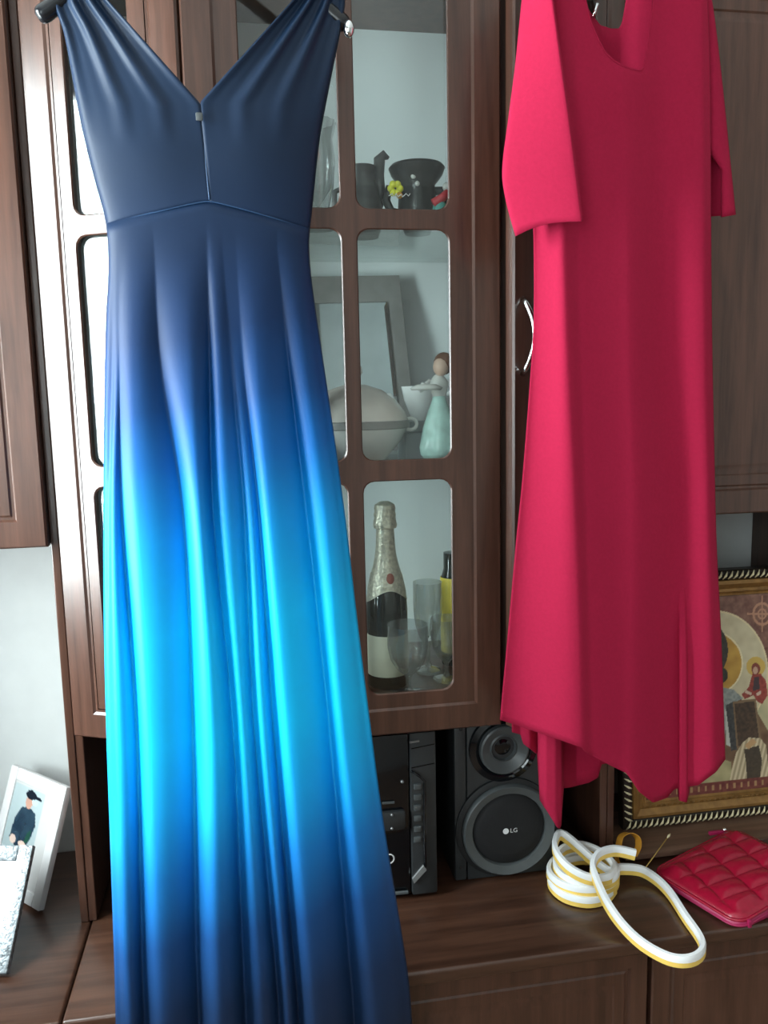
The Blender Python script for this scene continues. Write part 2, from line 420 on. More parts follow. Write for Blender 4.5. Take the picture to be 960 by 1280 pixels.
# ------------------------------------------------------------------ display cabinet (bevelled centre unit)
CT = 0.215                      # worktop surface
A25 = math.radians(25)
BT, TP = 0.636, 2.16
disp = thing('display_cabinet', (0.12, 0.3, CT), 'tall dark walnut display cabinet with glass-paned doors behind the two dresses', 'cabinet')
XL, XR = -0.171, 0.400
rows = [(0.724, 1.145), (1.19, 1.611), (1.652, 2.072)]
rd = glass_door(disp, lambda s, d, z: (XL+s, d, z), XR-XL, BT, TP, [(.099, .265), (.3, .468)], rows, .055, 'door')
ca, sa = math.cos(A25), math.sin(A25)
LW = 0.318
ldoor = glass_door(disp, lambda s, d, z: (-.177-(LW-s)*ca+d*sa, (LW-s)*sa+d*ca, z), LW, BT, TP, [(.09, .218)], rows, .055, 'door')
RW = 0.315
rdoor = glass_door(disp, lambda s, d, z: (.419+s*ca-d*sa, s*sa+d*ca-.017, z), RW, BT, TP, [(.095, .222)], rows, .055, 'door')
# bow handle on the right angled door
hp = []
for k in range(13):
    t = math.pi*k/12; z = interp([(0, 1.488), (1, 1.345)], k/12)
    o = -.034*math.sin(t)**0.8
    s_ = .022
    hp.append((.419+s_*ca-o*sa, s_*sa+o*ca-.017, z))
MB().tube(hp, .0056, 8, upv=Vector((ca, sa, 0))).build('handle', 'chrome', rdoor, smooth=True)
# carcass
LE, RE = (-.177-LW*ca, LW*sa), (.414+RW*ca, RW*sa+.003)
YB = 0.43
def plan(off=0.024):
    return [(LE[0], LE[1]+off), (-.177, off), (.414, off), (RE[0], RE[1]+off), (RE[0], YB), (LE[0], YB)]
MB().prism(plan(), BT+.002, BT+.054).build('bottom_board', 'walnut', disp)
MB().prism(plan(), TP-.02, TP).build('top_board', 'walnut', disp)
co = [(LE[0]-.03, LE[1]-.045), (-.185, -.055), (.422, -.055), (RE[0]+.03, RE[1]-.045), (RE[0]+.03, YB), (LE[0]-.03, YB)]
MB().prism(co, TP+.002, TP+.05).build('cornice', 'walnut', disp)
MB().box(LE[0]-.017, LE[0]-.001, LE[1]+.012, YB, CT+.001, TP, .002).build('side_panel', 'walnut', disp)
MB().box(LE[0]-.0005, LE[0]+.016, LE[1]+.014, YB, CT+.001, BT, .002).build('side_panel', 'walnut', disp)
MB().box(RE[0]-.016, RE[0]+.0015, RE[1]+.006, YB, CT+.001, BT, .002).build('side_panel', 'walnut', disp)
MB().box(RE[0]+.002, RE[0]+.018, RE[1]+.004, YB, CT+.001, TP, .002).build('side_panel', 'walnut', disp)
MB().box(.388, .440, .026, .06, BT+.055, TP-.021).build('corner_post', 'walnut_inside', disp)
MB().box(-.205, -.152, .030, .06, BT+.055, TP-.021).build('corner_post', 'walnut_inside', disp)
MB().box(LE[0], RE[0], YB, YB+.012, BT, TP).build('back_panel', 'cabinet_back', disp)
MB().box(LE[0], RE[0], YB-.004, YB+.012, CT+.001, BT).build('back_panel', 'walnut_inside', disp)
SH1, SH2, SH3 = 0.6965, 1.170, 1.634
for z in (SH2, SH3):
    MB().prism(plan(.05), z-.008, z).build('shelf', 'pane_glass', disp)

# ------------------------------------------------------------------ side units
lu = thing('wall_cabinet', (-.78, .28, 1.031), 'walnut upper cabinet left of the blue dress, over the photo frames', 'cabinet', 'upper side cabinets')
MB().box(-1.06, -.483, .146, .448, 1.033, TP, .002).build('body', 'walnut', lu)
panel_door(lu, -1.055, -.4825, .122, 1.031, TP, g=.052)
ru = thing('wall_cabinet', (1.06, .28, 1.035), 'walnut upper cabinet behind and right of the red dress', 'cabinet', 'upper side cabinets')
MB().box(.722, 1.40, .124, .448, 1.037, TP, .002).build('body', 'walnut', ru)
panel_door(ru, .723, 1.398, .10, 1.035, TP, g=.052)
MB().box(1.252, 1.27, .318, .448, CT+.001, 1.036, .002).build('partition', 'walnut_inside', ru)
MB().box(1.382, 1.40, .12, .448, CT+.001, 1.036, .002).build('side_panel', 'walnut', ru)
panel = MB().box(-1.06, -1.042, .12, .448, CT+.001, 1.032, .002).build('side_panel', 'walnut_inside', lu)

# worktops and base cabinets
FY = -.137
def worktop(x0, x1, label):
    o = MB().box(x0, x1, FY, .448, CT-.03, CT, .006, seg=3).build('worktop', 'walnut_top', base=((x0+x1)/2, .15, CT-.03), smooth=True, angle=30)
    tag(o, label, 'worktop', 'worktops'); return o
worktop(-1.06, -.4625, 'brown wood worktop under the white photo frames')
worktop(-.4605, 1.402, 'long brown wood worktop carrying the speaker and the light strip')
for x0, x1, lb in ((-1.06, -.4625, 'walnut base cabinet under the photo frames at far left'), (-.4605, .106, 'walnut base cabinet behind the hem of the blue dress'),
                   (.109, .679, 'walnut base cabinet with panelled door below the speaker'), (.682, 1.402, 'walnut base cabinet below the red quilted purse')):
    bc = thing('base_cabinet', ((x0+x1)/2, .15, Z0), lb, 'cabinet', 'base cabinets')
    MB().box(x0, x1, -.09, .446, Z0+.08, CT-.0305).build('body', 'walnut_inside', bc)
    MB().box(x0, x1, -.05, .44, Z0, Z0+.08).build('plinth', 'walnut_inside', bc)
    d = panel_door(bc, x0+.003, x1-.003, -.115, Z0+.085, CT-.036, g=.038)

# ------------------------------------------------------------------ things in the cabinet
def px_lathe(name, mat, prof_px, cx, Y, parent=None, base=None, n=28, flute=None, smooth=True, angle=40):
    """profile in photo pixels (half width, y) around column cx at depth Y -> solid of revolution in space"""
    k = (Y-CY)/FPX*1.013
    pr = []
    for r, y in prof_px:
        p = at(cx, y, Y); pr.append((r*k, p.z))
    c = at(cx, sum(y for _, y in prof_px)/len(prof_px), Y)
    mb = MB().lathe(pr, c.x, c.y, 0, n, flute=flute)
    return mb.build(name, mat, parent, smooth=smooth, base=(c.x, c.y, min(p[1] for p in pr)) if parent is None else None, angle=angle)
# champagne bottle
YB1 = .147
bt = thing('champagne_bottle', (at(484, 850, YB1).x, YB1, SH1), 'dark champagne bottle with silver foil neck and cream label behind glass', 'bottle')
bz = SH1-.006; bx = at(483.5, 760, YB1).x
MB().lathe([(0, bz+.0005), (.042, bz+.0005), (.0445, bz+.004), (.0445, bz+.165), (.043, bz+.19), (.038, bz+.22), (.030, bz+.25), (.0215, bz+.28), (.018, bz+.31), (.017, bz+.36), (0, bz+.36)], bx, YB1, 0, 32).build('glass_body', 'bottle_glass', bt, smooth=True, angle=40)
fo = MB().lathe([(.0330, bz+.243), (.0275, bz+.262), (.0240, bz+.278), (.0215, bz+.295), (.0202, bz+.312), (.0196, bz+.33), (.0190, bz+.342), (.0240, bz+.344), (.0252, bz+.350), (.0240, bz+.358), (.0222, bz+.364), (.0228, bz+.372), (.0214, bz+.378), (.0220, bz+.385), (.0200, bz+.393), (.011, bz+.399), (0, bz+.40)], bx, YB1, 0, 32,
          flute=lambda i, k: 1+(.03 if k < 7 else .055)*math.sin(i*2.7+k*1.9)*math.sin(i*1.1+k*2.3)).build('foil', 'foil_silver', bt, smooth=True, angle=35)
# pointed foil collar
co_ = MB()
N_ = 40
zt = lambda a: bz+.214-.028*math.sin(a+math.pi/2)**2
RB = [(.165, .0445), (.19, .043), (.22, .038), (.25, .0315)]
g0, g1, gm = [], [], []
for i in range(N_):
    a = 2*math.pi*i/N_; zb = zt(a)
    for lst, zz, ex in ((g0, bz+.246, .0012), (gm, (zb+bz+.246)/2, .0016), (g1, zb, .0010)):
        rb = interp(RB, zz-bz)+ex; lst.append(co_.v((bx+rb*math.cos(a), YB1+rb*math.sin(a), zz)))
loop_faces(co_, g0, gm); loop_faces(co_, gm, g1)
co_.build('foil_collar', 'foil_silver', bt, smooth=True)
sd = bz+.240
MB().lathe([(0, .0015), (.0075, .0012), (.0085, 0)], bx+.003, YB1-.0345, sd, 18, axis=(Vector((1, 0, 0)), Vector((0, .30, .954)), Vector((0, -.954, .30))), sy=1.35).build('neck_seal', 'seal_red', bt, smooth=True)
MB().lathe([(.0446, bz+.028), (.0450, bz+.029), (.0450, bz+.116), (.0446, bz+.117)], bx, YB1, 0, 32).build('label', 'label_cream', bt, smooth=True)

def goblet(cx, ybase, yrim, Y, shelf, rpx, label, tall=1.0):
    k = (Y-CY)/FPX
    zb = shelf+.0005; zr = at(cx, yrim, Y).z; H = zr-zb; R_ = rpx*k; x = at(cx, (ybase+yrim)/2, Y).x
    o = MB().lathe([(0, zb), (.85*R_, zb), (.86*R_, zb+.03*H), (.25*R_, zb+.07*H), (.13*R_, zb+.12*H), (.13*R_, zb+.25*H), (.22*R_, zb+.30*H), (.55*R_, zb+.38*H), (.85*R_, zb+.52*H), (.97*R_, zb+.7*H), (R_, zb+.86*H), (R_, zr),
                    (.95*R_, zr), (.93*R_, zb+.72*H), (.8*R_, zb+.54*H), (.5*R_, zb+.42*H), (0, zb+.38*H)], x, Y, 0, 32,
                   flute=lambda i, k_: 1+(.035*(-1)**i if 6 <= k_ <= 9 else 0)).build('wine_glass', 'crystal', base=(x, Y, zb), smooth=True, angle=22)
    tag(o, label, 'glass', 'crystal glasses in the cabinet'); return o
goblet(510, 857, 780, .065, SH1-.006, 27, 'cut crystal wine glass in front of the champagne bottle')
goblet(535, 850, 727, .20, SH1-.006, 19, 'tall slim crystal glass standing behind the others')
goblet(558, 850, 772, .14, SH1-.006, 21, 'crystal wine glass next to the yellow-labelled bottle')
yb = .25; xb = at(568, 780, yb).x
bo = thing('liqueur_bottle', (xb, yb, SH1-.006), 'dark bottle with yellow label at right end of the bottle shelf', 'bottle')
zs_ = SH1-.006
MB().lathe([(0, zs_+.0005), (.030, zs_+.0005), (.031, zs_+.01), (.031, zs_+.20), (.024, zs_+.225), (.024, zs_+.262), (0, zs_+.264)], xb, yb, 0, 24).build('glass_body', 'bottle_glass', bo, smooth=True, angle=40)
MB().lathe([(.0312, zs_+.03), (.0316, zs_+.031), (.0316, zs_+.205), (.0312, zs_+.206)], xb, yb, 0, 24).build('label', 'label_yellow', bo, smooth=True)

# middle shelf: tureen, leaning frame, cup, figurine, box
YT = .15
tu = thing('soup_tureen', (at(443, 560, YT).x, YT, SH2), 'pale porcelain soup tureen with lid and handles behind the middle pane', 'tureen')
px_lathe('bowl', 'porcelain', [(0, 578), (36, 577), (40, 572), (58, 552), (66, 536), (67, 534), (0, 533)], 443, YT, tu)
px_lathe('rim_band', 'taupe', [(66, 536), (68, 535), (68, 527), (66, 526)], 443, YT, tu)
px_lathe('lid', 'porcelain_pink', [(66, 526), (62, 516), (50, 500), (34, 488), (14, 481), (0, 480)], 443, YT, tu)
px_lathe('knob', 'porcelain', [(6, 482), (5, 474), (10, 466), (9, 458), (0, 455)], 443, YT, tu)
for s_, cx in ((1, 486), (-1, 402)):
    c = at(cx, 502, YT-.02)
    MB().ball((c.x, c.y, c.z), .012, 12, 8, sz=1.5).build('lid_knob', 'white_gloss', tu, smooth=True)
for cx in (513, 374):
    c = at(cx, 530, YT)
    MB().tube([(c.x+.014*math.cos(t*math.pi/8), c.y, c.z+.012*math.sin(t*math.pi/8)) for t in range(16)], .004, 8, closed=True, upv=Vector((0, 1, 0))).build('handle', 'porcelain', tu, smooth=True)
lf = thing('picture_frame', (at(450, 500, .30).x, .3, SH2), 'taupe framed picture leaning behind the porcelain tureen', 'picture frame')
def lean_pt(x, y, a=345, b=575): return at(x, y, .355+.05*(b-y)/(b-a))
q = [lean_pt(372, 346), lean_pt(499, 344), lean_pt(522, 562), lean_pt(386, 566)]
MB().slab([Vector(p)+Vector((0, .006, 0)) for p in q], .012).build('picture', 'mirror_grey', lf)
def frame_strip(mb, a, b, c, d, th): mb.slab([a, b, c, d], th)
cen = sum((Vector(p) for p in q), Vector())/4
inn = [Vector(p).lerp(cen, .30) for p in q]
for i in range(4):
    j = (i+1) % 4
    MB().slab([q[i], q[j], inn[j], inn[i]], .01).build('frame_side', 'taupe', lf)
in2 = [Vector(p).lerp(cen, .36) for p in q]
MB().slab([inn[1]+Vector((0, -.003, 0)), in2[1]+Vector((0, -.003, 0)), in2[2]+Vector((0, -.003, 0)), inn[2]+Vector((0, -.003, 0))], .004).build('silver_edge', 'chrome', lf)
gb = thing('keepsake_box', (at(530, 560, .24).x, .22, SH2), 'low grey lidded box behind the turquoise figurine', 'box')
p0 = at(506, 540, .20); p1 = at(575, 540, .20)
MB().box(p0.x, p1.x, .20, .29, SH2+.0005, SH2+.062, .004).build('body', 'grey_card', gb)
MB().box(p0.x-.004, p1.x+.004, .196, .294, SH2+.062, SH2+.085, .004).build('lid', 'grey_card', gb)
YC = .245
cu = thing('tea_cup', (at(523, 480, YC).x, YC, SH2+.086), 'white tapered tea cup standing on the grey box', 'cup')
cx_ = at(524, 480, YC).x; zb_ = SH2+.0855
MB().lathe([(0, zb_), (.017, zb_), (.020, zb_+.008), (.034, zb_+.045), (.040, zb_+.075), (.037, zb_+.075), (.031, zb_+.045), (.016, zb_+.010), (0, zb_+.009)], cx_, YC, 0, 28).build('cup_body', 'white_gloss', cu, smooth=True, angle=50)
MB().tube([(cx_+.038+.016*math.cos(t*math.pi/7-math.pi/2), YC, zb_+.042+.017*math.sin(t*math.pi/7-math.pi/2)) for t in range(8)], .003, 8, upv=Vector((0, 1, 0))).build('handle', 'white_gloss', cu, smooth=True)
YF = .10; fx = at(549, 530, YF).x; zf = SH2
fg = thing('lady_figurine', (fx, YF, zf), 'porcelain lady figurine in a pale turquoise gown', 'figurine')
MB().lathe([(0, zf+.0005), (.036, zf+.0005), (.038, zf+.006), (.030, zf+.012), (0, zf+.012)], fx, YF, 0, 24).build('base', 'porcelain', fg, smooth=True, angle=40)
MB().lathe([(0, zf+.012), (.033, zf+.012), (.040, zf+.020), (.042, zf+.035), (.034, zf+.075), (.024, zf+.105), (.014, zf+.13), (.013, zf+.137), (0, zf+.138)], fx, YF, 0, 30, flute=lambda i, k: 1+(.06*math.sin(i*1.26) if 1 <= k <= 4 else 0)).build('gown', 'turquoise_glaze', fg, smooth=True)
MB().lathe([(.013, zf+.135), (.018, zf+.152), (.021, zf+.165), (.012, zf+.176), (.006, zf+.182), (0, zf+.184)], fx, YF, 0, 20, sy=.75).build('torso', 'porcelain', fg, smooth=True)
MB().tube([(fx-.018, YF, zf+.168), (fx-.032, YF-.006, zf+.158), (fx-.040, YF-.014, zf+.150), (fx-.036, YF-.022, zf+.163)], .0055, 8).build('arm', 'white_gloss', fg, smooth=True)
MB().tube([(fx+.018, YF, zf+.168), (fx+.028, YF-.005, zf+.150), (fx+.016, YF-.018, zf+.140)], .0055, 8).build('arm', 'white_gloss', fg, smooth=True)
hd = MB().ball((fx+.004, YF-.004, zf+.196), .0165, 16, 10, sz=1.15).build('head', 'skin_glaze', fg, smooth=True)
MB().ball((fx+.012, YF+.004, zf+.203), .0215, 16, 10, sz=1.05).build('hair', 'hair_brown', hd, smooth=True)
MB().lathe([(0, 0), (.030, 0), (.033, .004), (.02, .011), (0, .012)], fx-.030, YF-.018, zf+.150, 20).build('flower_bowl', 'porcelain', fg, smooth=True)

# top shelf: teapot, painted pot, small figurines, crystal vase
YP = .19; tx = at(453, 220, YP).x; z3 = SH3
tp = thing('teapot', (tx, YP, z3), 'dark grey ceramic jug with a curved beak spout behind upper pane', 'teapot')
MB().lathe([(0, z3+.0005), (.030, z3+.0005), (.036, z3+.015), (.040, z3+.05), (.034, z3+.09), (.024, z3+.115), (.024, z3+.132), (.027, z3+.140), (0, z3+.142)], tx, YP, 0, 26).build('body', 'grey_ceramic', tp, smooth=True, angle=50)
MB().tube([(tx+.020, YP, z3+.04), (tx+.036, YP, z3+.085), (tx+.034, YP, z3+.125), (tx+.036, YP, z3+.155), (tx+.045, YP-.004, z3+.163), (tx+.055, YP-.004, z3+.157)], lambda i: [.014, .012, .011, .012, .010, .003][i], 10, upv=Vector((0, 1, 0))).build('spout', 'grey_ceramic', tp, smooth=True)
MB().tube([(tx-.034, YP, z3+.10), (tx-.058, YP, z3+.09), (tx-.060, YP, z3+.05), (tx-.036, YP, z3+.03)], .006, 8, upv=Vector((0, 1, 0))).build('handle', 'grey_ceramic', tp, smooth=True)
YP = .15; ppx = at(521, 220, YP).x
pp = thing('painted_pot', (ppx, YP, z3), 'black two-handled ceramic pot with wide rim on the top shelf', 'pot')
MB().lathe([(0, z3+.0005), (.026, z3+.0005), (.030, z3+.01), (.040, z3+.04), (.038, z3+.075), (.036, z3+.095), (.052, z3+.115), (.057, z3+.128), (.053, z3+.133), (.032, z3+.115), (.028, z3+.095), (0, z3+.03)], ppx, YP, 0, 30).build('body', 'dark_ceramic', pp, smooth=True, angle=50)
for s_ in (-1, 1):
    MB().tube([(ppx+s_*.034, YP, z3+.085), (ppx+s_*.058, YP, z3+.088), (ppx+s_*.064, YP, z3+.065), (ppx+s_*.054, YP, z3+.045), (ppx+s_*.036, YP, z3+.04)], .009, 8, upv=Vector((0, 1, 0))).build('handle', 'dark_ceramic', pp, smooth=True)
for dx, y in ((4, 212), (0, 220), (5, 229)):
    c = at(517+dx, y, YP-.042)
    MB().ball((c.x, c.y+.003, c.z), .0052, 10, 6, sy=.5).build('painted_flower', 'porcelain', pp, smooth=True)
sq = [at(x, y, YP-.045) for x, y in ((482, 251), (486, 248), (488, 252), (491, 248), (493, 252), (497, 249), (499, 252), (503, 248), (506, 251), (508, 248))]
yf = at(494, 236, .09)
fl = thing('flower_ornament', (yf.x, .09, z3), 'small yellow flower ornament in front of the black pot', 'ornament')
MB().lathe([(0, z3+.0005), (.016, z3+.0005), (.017, z3+.006), (.010, z3+.012), (.006, z3+.02), (0, z3+.021)], yf.x, .09, 0, 16).build('base', 'grey_ceramic', fl, smooth=True)
pe = MB()
for k in range(6):
    a = 2*math.pi*k/6; pe.ball((yf.x+.009*math.cos(a), .088, yf.z+.009*math.sin(a)), .0072, 8, 6, sy=.7)
pe.build('petals', 'yellow_glaze', fl, smooth=True)
MB().ball((yf.x+.007, .082, yf.z-.014), .0065, 8, 6).build('bud', 'orange_glaze', fl, smooth=True)
MB().tube([(p.x, .068, p.z) for p in sq], .0011, 6, upv=Vector((0, 1, 0))).build('white_script', 'white_gloss', fl, smooth=True)
cf = at(549, 240, .09)
cl = thing('clown_figurine', (cf.x, .09, z3), 'tiny colourful figurine at the right end of the top shelf', 'figurine')
MB().lathe([(0, z3+.0005), (.014, z3+.0005), (.013, z3+.012), (.007, z3+.030), (0, z3+.031)], cf.x, .09, 0, 14).build('legs', 'orange_glaze', cl, smooth=True)
MB().lathe([(.008, z3+.026), (.014, z3+.034), (.012, z3+.048), (0, z3+.052)], cf.x, .09, 0, 14).build('skirt', 'teal_glaze', cl, smooth=True)
MB().tube([(cf.x-.014, .085, z3+.046), (cf.x+.004, .083, z3+.056), (cf.x+.016, .085, z3+.066)], .0085, 8, upv=Vector((0, 1, 0))).build('jacket', 'red_glaze', cl, smooth=True)
MB().ball((cf.x+.015, .088, z3+.078), .009, 10, 8).build('head', 'porcelain', cl, smooth=True)
MB().ball((cf.x+.024, .085, z3+.045), .010, 10, 8).build('ball', 'yellow_glaze', cl, smooth=True)
vx = at(396, 200, .12).x
vs_ = MB().lathe([(0, z3+.0005), (.03, z3+.0005), (.028, z3+.012), (.018, z3+.03), (.030, z3+.08), (.034, z3+.13), (.030, z3+.17), (.038, z3+.20), (.035, z3+.20), (.027, z3+.17), (.030, z3+.13), (.026, z3+.08), (0, z3+.04)], vx, .12, 0, 24, flute=lambda i, k: 1+.04*(-1)**i).build('crystal_vase', 'crystal', base=(vx, .12, z3), smooth=True, angle=20)
tag(vs_, 'cut crystal vase on the top shelf beside the blue bodice', 'vase')

# ------------------------------------------------------------------ stereo
YH = .09
hf = thing('stereo_unit', (.16, .2, CT), 'black mini stereo unit in the niche behind the blue skirt', 'stereo')
def hx(x, y): return at(x, y, YH).x
HR = .281; HM = hx(513, 1000); HL = .02
MB().box(HL, HR, YH+.012, .36, CT+.006, .600, .006).build('body', 'matte_black', hf, smooth=True, angle=40)
for sx in (HL+.03, HR-.03):
    MB().lathe([(0, CT+.0003), (.012, CT+.0003), (.012, CT+.007), (0, CT+.007)], sx, YH+.05, 0, 12).build('foot', 'matte_black', hf)
MB().box(HL, HM-.002, YH, YH+.014, CT+.012, .596, .004).build('front_panel', 'gloss_black', hf, smooth=True, angle=40)
MB().box(HM, HR, YH-.004, YH+.014, CT+.010, .598, .004).build('side_column', 'charcoal', hf, smooth=True, angle=40)
tr_ = [at(x, y, YH-.007) for x, y in ((514, 964), (524, 970), (531, 977), (531, 1060), (532, 1083))]
MB().tube(tr_, .003, 8, upv=Vector((0, 1, 0))).build('trim_line', 'gloss_black', hf, smooth=True)
for k in range(6):
    p = at(522, 983+13.2*k, YH-.006)
    MB().box(p.x-.008, p.x+.008, YH-.009, YH-.003, p.z-.007, p.z+.006, .002).build('button', 'grey_plastic', hf, smooth=True, angle=40)
for y in (934, 958):
    a, b = at(514, y+2, YH-.0045), at(543, y-4, YH-.0045)
    MB().tube([a, b], .0012, 6, upv=Vector((0, 1, 0))).build('seam', 'gloss_black', hf)
c4 = [at(x, y, YH-.009) for x, y in ((515.5, 1099), (529.5, 1082), (533.5, 1088), (518, 1105))]
MB().slab(c4, .006, .0008).build('silver_trim', 'silver_plastic', hf)
a, b = at(512, 928, YH-.006), at(524, 926, YH-.006)
MB().tube([a, b], .0025, 6, upv=Vector((0, 1, 0))).build('indicator', 'silver_plastic', hf)
a, b = at(455, 1040, YH), at(506, 1010, YH)
MB().box(a.x, b.x, YH-.012, YH+.002, a.z, b.z, .006).build('cassette_door', 'charcoal', hf, smooth=True, angle=40)
for y in (1019, 1036):
    p = at(490, y, YH-.014); MB().ball((p.x, p.y+.001, p.z), .003, 8, 6).build('button', 'silver_plastic', hf, smooth=True)
p = at(487, 1075, YH-.004)
MB().lathe([(.0075, -.004), (.0105, 0), (.0135, -.004)], p.x, p.y+.002, p.z, 20, axis=(Vector((1, 0, 0)), Vector((0, 0, 1)), Vector((0, -1, 0)))).build('power_ring', 'logo_white', hf, smooth=True)
p = at(503, 977, YH-.003)
MB().ball((p.x, p.y, p.z), .004, 8, 6).build('button', 'silver_plastic', hf, smooth=True)
a, b = at(478, 1004, YH-.003), at(493, 1003, YH-.003)
MB().tube([a, b], .003, 6, upv=Vector((0, 1, 0))).build('slot', 'grey_plastic', hf)
a, b = at(490, 1117, YH-.003), at(510, 1115, YH-.003)
MB().tube([a, b], .004, 6, upv=Vector((0, 1, 0))).build('slot', 'grey_plastic', hf)

YS = .13
spk = thing('loudspeaker', (.45, .24, CT), 'black loudspeaker with grey-ringed woofer under the display cabinet', 'speaker')
SL, SR, SZ = .332, .578, .604
SM = at(584, 1000, YS).x
MB().box(SL, SR, YS+.010, .36, CT+.001, SZ, .004).build('cabinet_body', 'matte_black', spk, smooth=True, angle=40)
MB().box(SL, SM-.0025, YS-.002, YS+.012, CT+.004, SZ-.003, .004).build('side_strip', 'charcoal', spk, smooth=True, angle=40)
MB().box(SM, SR, YS, YS+.012, CT+.002, SZ-.002, .003).build('baffle', 'charcoal', spk, smooth=True, angle=40)
EF = (Vector((1, 0, 0)), Vector((0, 0, 1)), Vector((0, -1, 0)))
wc = at(636, 1036, YS-.01); WR = .108
MB().lathe([(WR*1.10, -.004), (WR*1.09, .006), (WR*1.0, .010), (WR*.98, .010)], wc.x-.004, YS, wc.z+.002, 48, axis=EF).build('woofer_surround', 'matte_black', spk, smooth=True, angle=50)
MB().lathe([(WR*1.0, .004), (WR*1.0, .016), (WR*.965, .021), (WR*.80, .015), (WR*.775, .006)], wc.x, YS, wc.z, 48, axis=EF).build('woofer_ring', 'grey_plastic', spk, smooth=True, angle=40)
wo = MB().lathe([(WR*.79, .006), (WR*.74, .012), (WR*.5, .016), (0, .018)], wc.x, YS, wc.z, 48, axis=EF).build('woofer_grille', 'mesh_cloth', spk, smooth=True, angle=50)
tc_ = at(630, 936, YS-.01); TR = .062
MB().lathe([(TR*1.28, -.002), (TR*1.26, .008), (TR*1.05, .012), (TR*.9, .006)], tc_.x, YS, tc_.z, 40, axis=EF).build('tweeter_surround', 'gloss_black', spk, smooth=True, angle=50)
MB().lathe([(TR*.92, .006), (TR*.90, .018), (TR*.84, .020), (TR*.52, .008), (TR*.46, .010), (TR*.42, -.004)], tc_.x, YS, tc_.z, 40, axis=EF).build('tweeter_ring', 'grey_plastic', spk, smooth=True, angle=40)
MB().lathe([(TR*.44, -.004), (TR*.3, .000), (0, .002)], tc_.x, YS, tc_.z, 32, axis=EF).build('tweeter_dome', 'gloss_black', spk, smooth=True)
for y in (912, 1085):
    p = at(576, y, YS-.003); MB().lathe([(.004, -.002), (.0035, .002), (0, .0025)], p.x, YS-.002, p.z, 10, axis=EF).build('screw', 'matte_black', spk, smooth=True)
# round emblem and letters on the grille
lg = at(632, 1038.5, YS-.018)
em = MB()
em.lathe([(0, .001), (.0068, .001), (.0068, 0)], lg.x, lg.y-.0015, lg.z, 20, axis=EF)
em.build('emblem', 'logo_white', wo, smooth=False)
def text_mesh(txt, size, origin, mat, name, parent):
    cu_ = bpy.data.curves.new('t', 'FONT'); cu_.body = txt; cu_.size = size; cu_.extrude = 0.0; cu_.resolution_u = 3
    ob = bpy.data.objects.new('t', cu_); C.objects.link(ob)
    dg = bpy.context.evaluated_depsgraph_get(); me = bpy.data.meshes.new_from_object(ob.evaluated_get(dg))
    pts = [(v.co.x, v.co.y) for v in me.vertices]; fs = [list(p.vertices) for p in me.polygons]
    bpy.data.objects.remove(ob); bpy.data.curves.remove(cu_); bpy.data.meshes.remove(me)
    mb = MB(); vs = [mb.v((origin[0]+x, origin[1], origin[2]+y)) for x, y in pts]
    for f in fs: mb.f([vs[i] for i in f])
    return mb.build(name, mat, parent)
text_mesh('LG', .0145, (lg.x+.0095, lg.y-.003, lg.z-.004), 'logo_white', 'logo_letters', wo)

# ------------------------------------------------------------------ icon picture on its plinth
PL = .238
pln = MB().box(.738, 1.375, .118, .312, CT+.008, PL, .002)
pln.box(.748, 1.365, .132, .30, CT+.0005, CT+.008)
tag(pln.build('plinth_board', 'plinth_wood', base=(1.0, .27, CT), smooth=True, angle=30), 'low brown wood board under the gilt icon', 'shelf')
IX0, IX1, IZ0, IZ1 = .783, 1.345, PL+.001, .868
LEAN = .045
ic = thing('icon_picture', ((IX0+IX1)/2, .2, IZ0), 'framed religious icon with rope-edged gilt frame behind the red dress', 'picture')
def ip(x, d, z): return (x, .228+d+(z-IZ0)*LEAN/(IZ1-IZ0), z)
MB().box(IX0+.004, IX1-.004, .0, .022, IZ0+.004, IZ1-.004, fn=ip).build('backing', 'frame_dark', ic)
def molding(o0, o1, prof, name, mat):
    mb = MB(); rings = []
    for o, d in prof:
        rings.append([mb.v(ip(IX0+o, d, IZ0+o)), mb.v(ip(IX1-o, d, IZ0+o)), mb.v(ip(IX1-o, d, IZ1-o)), mb.v(ip(IX0+o, d, IZ1-o))])
    for a, b in zip(rings, rings[1:]): loop_faces(mb, a, b)
    return mb.build(name, mat, ic, smooth=True, angle=35)
molding(0, 0, [(0, .02), (0, -.006), (.004, -.010), (.020, -.010), (.026, -.004)], 'outer_frame', 'frame_dark')
gilt = molding(0, 0, [(.024, .0), (.026, -.010), (.034, -.013), (.042, -.008), (.047, -.004), (.050, -.006), (.054, -.006), (.058, .0), (.060, -.002), (.068, .001)], 'gilt_moulding', 'gold_frame')
# rope strands along the outer frame: individual gilt twists
strand_bm = None
def strand(x, z, ang):
    global strand_bm
    dx, dz = math.cos(ang), math.sin(ang)
    a = Vector(ip(x-.0115*dx, -.0105, z-.0115*dz)); b = Vector(ip(x+.0115*dx, -.0105, z+.0115*dz)); mid = Vector(ip(x, -.0155, z))
    return MB().tube([a, mid, b], lambda i: (.0012, .0031, .0012)[i], 6, upv=Vector((0, 1, 0)))
rope = []
n = 38
for k in range(n):
    x = IX0+.012+(IX1-IX0-.024)*k/(n-1)
    for z in (IZ0+.012, IZ1-.012): rope.append((x, z, math.radians(58)))
n = 38
for k in range(1, n-1):
    z = IZ0+.012+(IZ1-IZ0-.024)*k/(n-1)
    for x in (IX0+.012, IX1-.012): rope.append((x, z, math.radians(-28)))
shared = {}
for x, z, a in rope:
    o = strand(x, z, a).build('rope_strand', 'gold_pale', ic, smooth=True)
